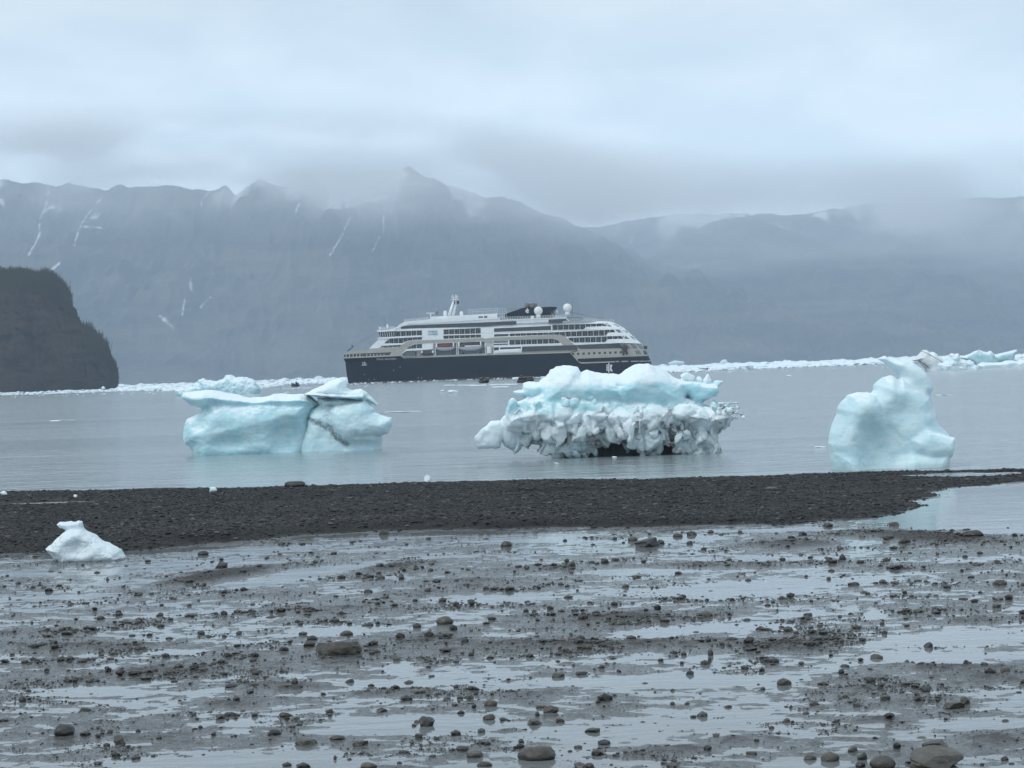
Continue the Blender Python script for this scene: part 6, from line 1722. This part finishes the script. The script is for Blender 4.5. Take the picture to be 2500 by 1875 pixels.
# ---- inflatable boats with passengers ------------------------------------
JK = [flat('red_brown_jacket', (0.035, 0.024, 0.018), 0.8), flat('dark_jacket', (0.012, 0.013, 0.015), 0.8), flat('grey_jacket', (0.14, 0.14, 0.135), 0.8), flat('olive_jacket', (0.03, 0.03, 0.02), 0.8)]
SKIN = flat('skin', (0.42, 0.26, 0.19), 0.6); TR = flat('dark_trousers', (0.02, 0.02, 0.023), 0.8); HAT = flat('knit_hat', (0.05, 0.05, 0.06), 0.9)
def person_mesh(pose):
    """one continuous skinned figure; origin at the seat (sitting) or the feet (standing)"""
    bm = bmesh.new(); sk = None
    if pose == 'sit':
        P = {'pel': (0, 0, 0.10), 'che': (0, -0.02, 0.45), 'nek': (0, -0.01, 0.60), 'hed': (0, -0.03, 0.72), 'top': (0, -0.03, 0.84),
             'shl': (-.2, -.02, .54), 'ell': (-.27, -.10, .28), 'hal': (-.16, -.34, .22), 'shr': (.2, -.02, .54), 'elr': (.27, -.10, .28), 'har': (.16, -.34, .22),
             'hil': (-.11, -.02, .08), 'knl': (-.15, -.45, .10), 'ftl': (-.14, -.44, -.34), 'tol': (-.14, -.58, -.38), 'hir': (.11, -.02, .08), 'knr': (.15, -.45, .10), 'ftr': (.14, -.44, -.34), 'tor': (.14, -.58, -.38)}
    else:
        P = {'pel': (0, 0, 0.92), 'che': (0, 0, 1.28), 'nek': (0, 0, 1.46), 'hed': (0, -.02, 1.58), 'top': (0, -.02, 1.70),
             'shl': (-.2, 0, 1.40), 'ell': (-.26, .02, 1.12), 'hal': (-.24, -.14, .90), 'shr': (.2, 0, 1.40), 'elr': (.30, -.06, 1.15), 'har': (.26, -.28, 1.05),
             'hil': (-.1, 0, .88), 'knl': (-.12, -.03, .48), 'ftl': (-.13, 0, .08), 'tol': (-.13, -.16, .04), 'hir': (.1, 0, .88), 'knr': (.12, -.03, .48), 'ftr': (.13, 0, .08), 'tor': (.13, -.16, .04)}
    R = {'pel': .17, 'che': .19, 'nek': .075, 'hed': .105, 'top': .08, 'shl': .11, 'shr': .11, 'ell': .075, 'elr': .075, 'hal': .05, 'har': .05, 'hil': .13, 'hir': .13, 'knl': .09, 'knr': .09, 'ftl': .065, 'ftr': .065, 'tol': .045, 'tor': .045}
    E = [('pel', 'che'), ('che', 'nek'), ('nek', 'hed'), ('hed', 'top'), ('che', 'shl'), ('shl', 'ell'), ('ell', 'hal'), ('che', 'shr'), ('shr', 'elr'), ('elr', 'har'), ('pel', 'hil'), ('hil', 'knl'), ('knl', 'ftl'), ('ftl', 'tol'), ('pel', 'hir'), ('hir', 'knr'), ('knr', 'ftr'), ('ftr', 'tor')]
    names = list(P); me = bpy.data.meshes.new('p'); me.from_pydata([P[n] for n in names], [(names.index(a), names.index(b)) for a, b in E], [])
    o = bpy.data.objects.new('p', me); COL.objects.link(o)
    md = o.modifiers.new('s', 'SKIN'); md.use_smooth_shade = True
    for i, n in enumerate(names):
        sv = me.skin_vertices[0].data[i]; sv.radius = (R[n], R[n]); sv.use_root = n == 'pel'
    ms = o.modifiers.new('u', 'SUBSURF'); ms.levels = 1; ms.render_levels = 1
    bpy.context.view_layer.update()
    r = bpy.data.meshes.new_from_object(o.evaluated_get(bpy.context.evaluated_depsgraph_get())); bpy.data.objects.remove(o)
    r.materials.clear()
    co = np.zeros(len(r.vertices) * 3); r.vertices.foreach_get('co', co); co = co.reshape(-1, 3)
    zn, zp = P['nek'][2] + .02, P['pel'][2]
    idx = []
    for p in r.polygons:
        c = co[list(p.vertices)].mean(0)
        hand = min(np.linalg.norm(c - np.array(P['hal'])), np.linalg.norm(c - np.array(P['har']))) < .07
        leg = (c[2] < zp - (.02 if pose != 'sit' else -.06)) and (pose != 'sit' or c[1] < -.1)
        idx.append(2 if c[2] > P['hed'][2] + .04 else 1 if (c[2] > zn or hand) else 3 if leg and not hand else 0)
    r.polygons.foreach_set('material_index', idx)
    return r
PB = {p: person_mesh(p) for p in ('sit', 'stand')}
PM = {}
for p in PB:
    for k, j in enumerate(JK):
        mm = PB[p].copy(); mm.name = 'person'
        for q in (j, SKIN, HAT, TR): mm.materials.append(q)
        PM[p, k] = mm
RUB = flat('black_rubber_tube', (0.018, 0.018, 0.02), 0.5, var=0.3); MOT = flat('outboard_black', (0.012, 0.012, 0.013), 0.35)
def inflatable(px, py, rz, npass, label, where, L=5.6):
    p = on_z(px, py, 0.0)
    root = empty('inflatable_boat', (p.x, p.y, 0.0), rz)
    tag(root, label, 'boat', 'black inflatable boats carrying passengers')
    # U-shaped tube: bow toward +x
    path = [(-L / 2, -0.85, .42), (-L / 4, -.9, .42), (L / 6, -.88, .45), (L / 3, -.62, .55), (L / 2.15, -.22, .68), (L / 2, 0, .72), (L / 2.15, .22, .68), (L / 3, .62, .55), (L / 6, .88, .45), (-L / 4, .9, .42), (-L / 2, .85, .42)]
    P = np.array(path); tt = np.linspace(0, 1, len(P)); ts = np.linspace(0, 1, 44)
    C = np.stack([np.interp(ts, tt, P[:, q]) for q in range(3)], 1); C[1:-1] = (C[:-2] + C[1:-1] * 2 + C[2:]) / 4
    V, F = [], []; n = 10
    for i, c in enumerate(C):
        d = C[min(i + 1, 43)] - C[max(i - 1, 0)]; d /= np.linalg.norm(d); s1 = np.cross(d, (0, 0, 1)); s1 /= np.linalg.norm(s1); s2 = np.cross(s1, d)
        r = 0.27 * min(1, 0.35 + i / 3.0, 0.35 + (43 - i) / 3.0)
        for q in range(n):
            a = q * 2 * math.pi / n; V.append(tuple(c + r * (math.cos(a) * s1 + math.sin(a) * s2)))
    for i in range(43):
        for q in range(n): F.append((i * n + q, i * n + (q + 1) % n, (i + 1) * n + (q + 1) % n, (i + 1) * n + q))
    link('tube', np_mesh('tube', V, F), RUB, root)
    link('floor', np_mesh('floor', [(-L / 2, -.8, .2), (L / 4, -.8, .2), (L / 2.3, 0, .3), (L / 4, .8, .2), (-L / 2, .8, .2), (-L / 2, -.6, -.15), (L / 4, -.5, -.15), (L / 4, .5, -.15), (-L / 2, .6, -.15)][:9], [(0, 1, 6, 5), (3, 4, 8, 7), (5, 6, 7, 8), (0, 4, 3, 1), (1, 3, 2, 2)][:4], False), RUB, root)
    link('transom', box_mesh('transom', [(-L / 2 + .1, -L / 2 + .18, -.75, .75, 0.0, .75)]), MOT, root)
    link('outboard_motor', box_mesh('m', [(-L / 2 - .35, -L / 2 + .08, -.2, .2, .65, 1.15), (-L / 2 - .2, -L / 2 - .05, -.08, .08, -.3, .65)]), MOT, root)
    rng = np.random.default_rng(int(px)); M3 = Matrix.Rotation(rz, 3, 'Z')
    jn = ('red brown', 'dark', 'grey', 'olive'); k = 0
    for i in range(npass):
        side = -1 if i % 2 else 1
        x = -L / 2 + 1.0 + (i // 2) * (L - 2.4) / max(1, (npass + 1) // 2 - 1)
        loc = M3 @ Vector((x, side * 0.85, 0.66)) + Vector((p.x, p.y, 0))
        c = int(rng.integers(0, 4))
        o = bpy.data.objects.new('person', PM['sit', c]); COL.objects.link(o)
        o.location = loc; o.rotation_euler = (0, 0, rz + (0 if side > 0 else math.pi) + rng.uniform(-.3, .3)); o.scale = (1.05,) * 3
        row_ = ('stern', 'second', 'third', 'fourth', 'bow')[min(i // 2, 4)]
        tag(o, f"person in {jn[c]} jacket seated {row_} row, {'far' if side > 0 else 'near'} tube, {where}", 'person', f'passengers of the {where}')
    loc = M3 @ Vector((-L / 2 + 0.55, 0.15, 0.25)) + Vector((p.x, p.y, 0))
    o = bpy.data.objects.new('person', PM['stand', 1]); COL.objects.link(o); o.location = loc; o.rotation_euler = (0, 0, rz + math.pi / 2)
    tag(o, f'person in dark jacket standing at the motor of the {where}', 'person', f'passengers of the {where}')
inflatable(720, 944, 2.05, 6, 'small black inflatable boat far off left of the ship bow', 'boat left of the ship', 4.6)
inflatable(1183, 935, -1.3, 9, 'black inflatable boat full of passengers, below the middle of the ship hull', 'boat amidships')
inflatable(1285, 934, -0.95, 9, 'black inflatable boat with passengers right beside the snowy berg edge', 'boat near the broad iceberg')
inflatable(1717, 906, 2.8, 8, 'distant inflatable boat in front of the ice pack right of the ship', 'boat by the far pack')
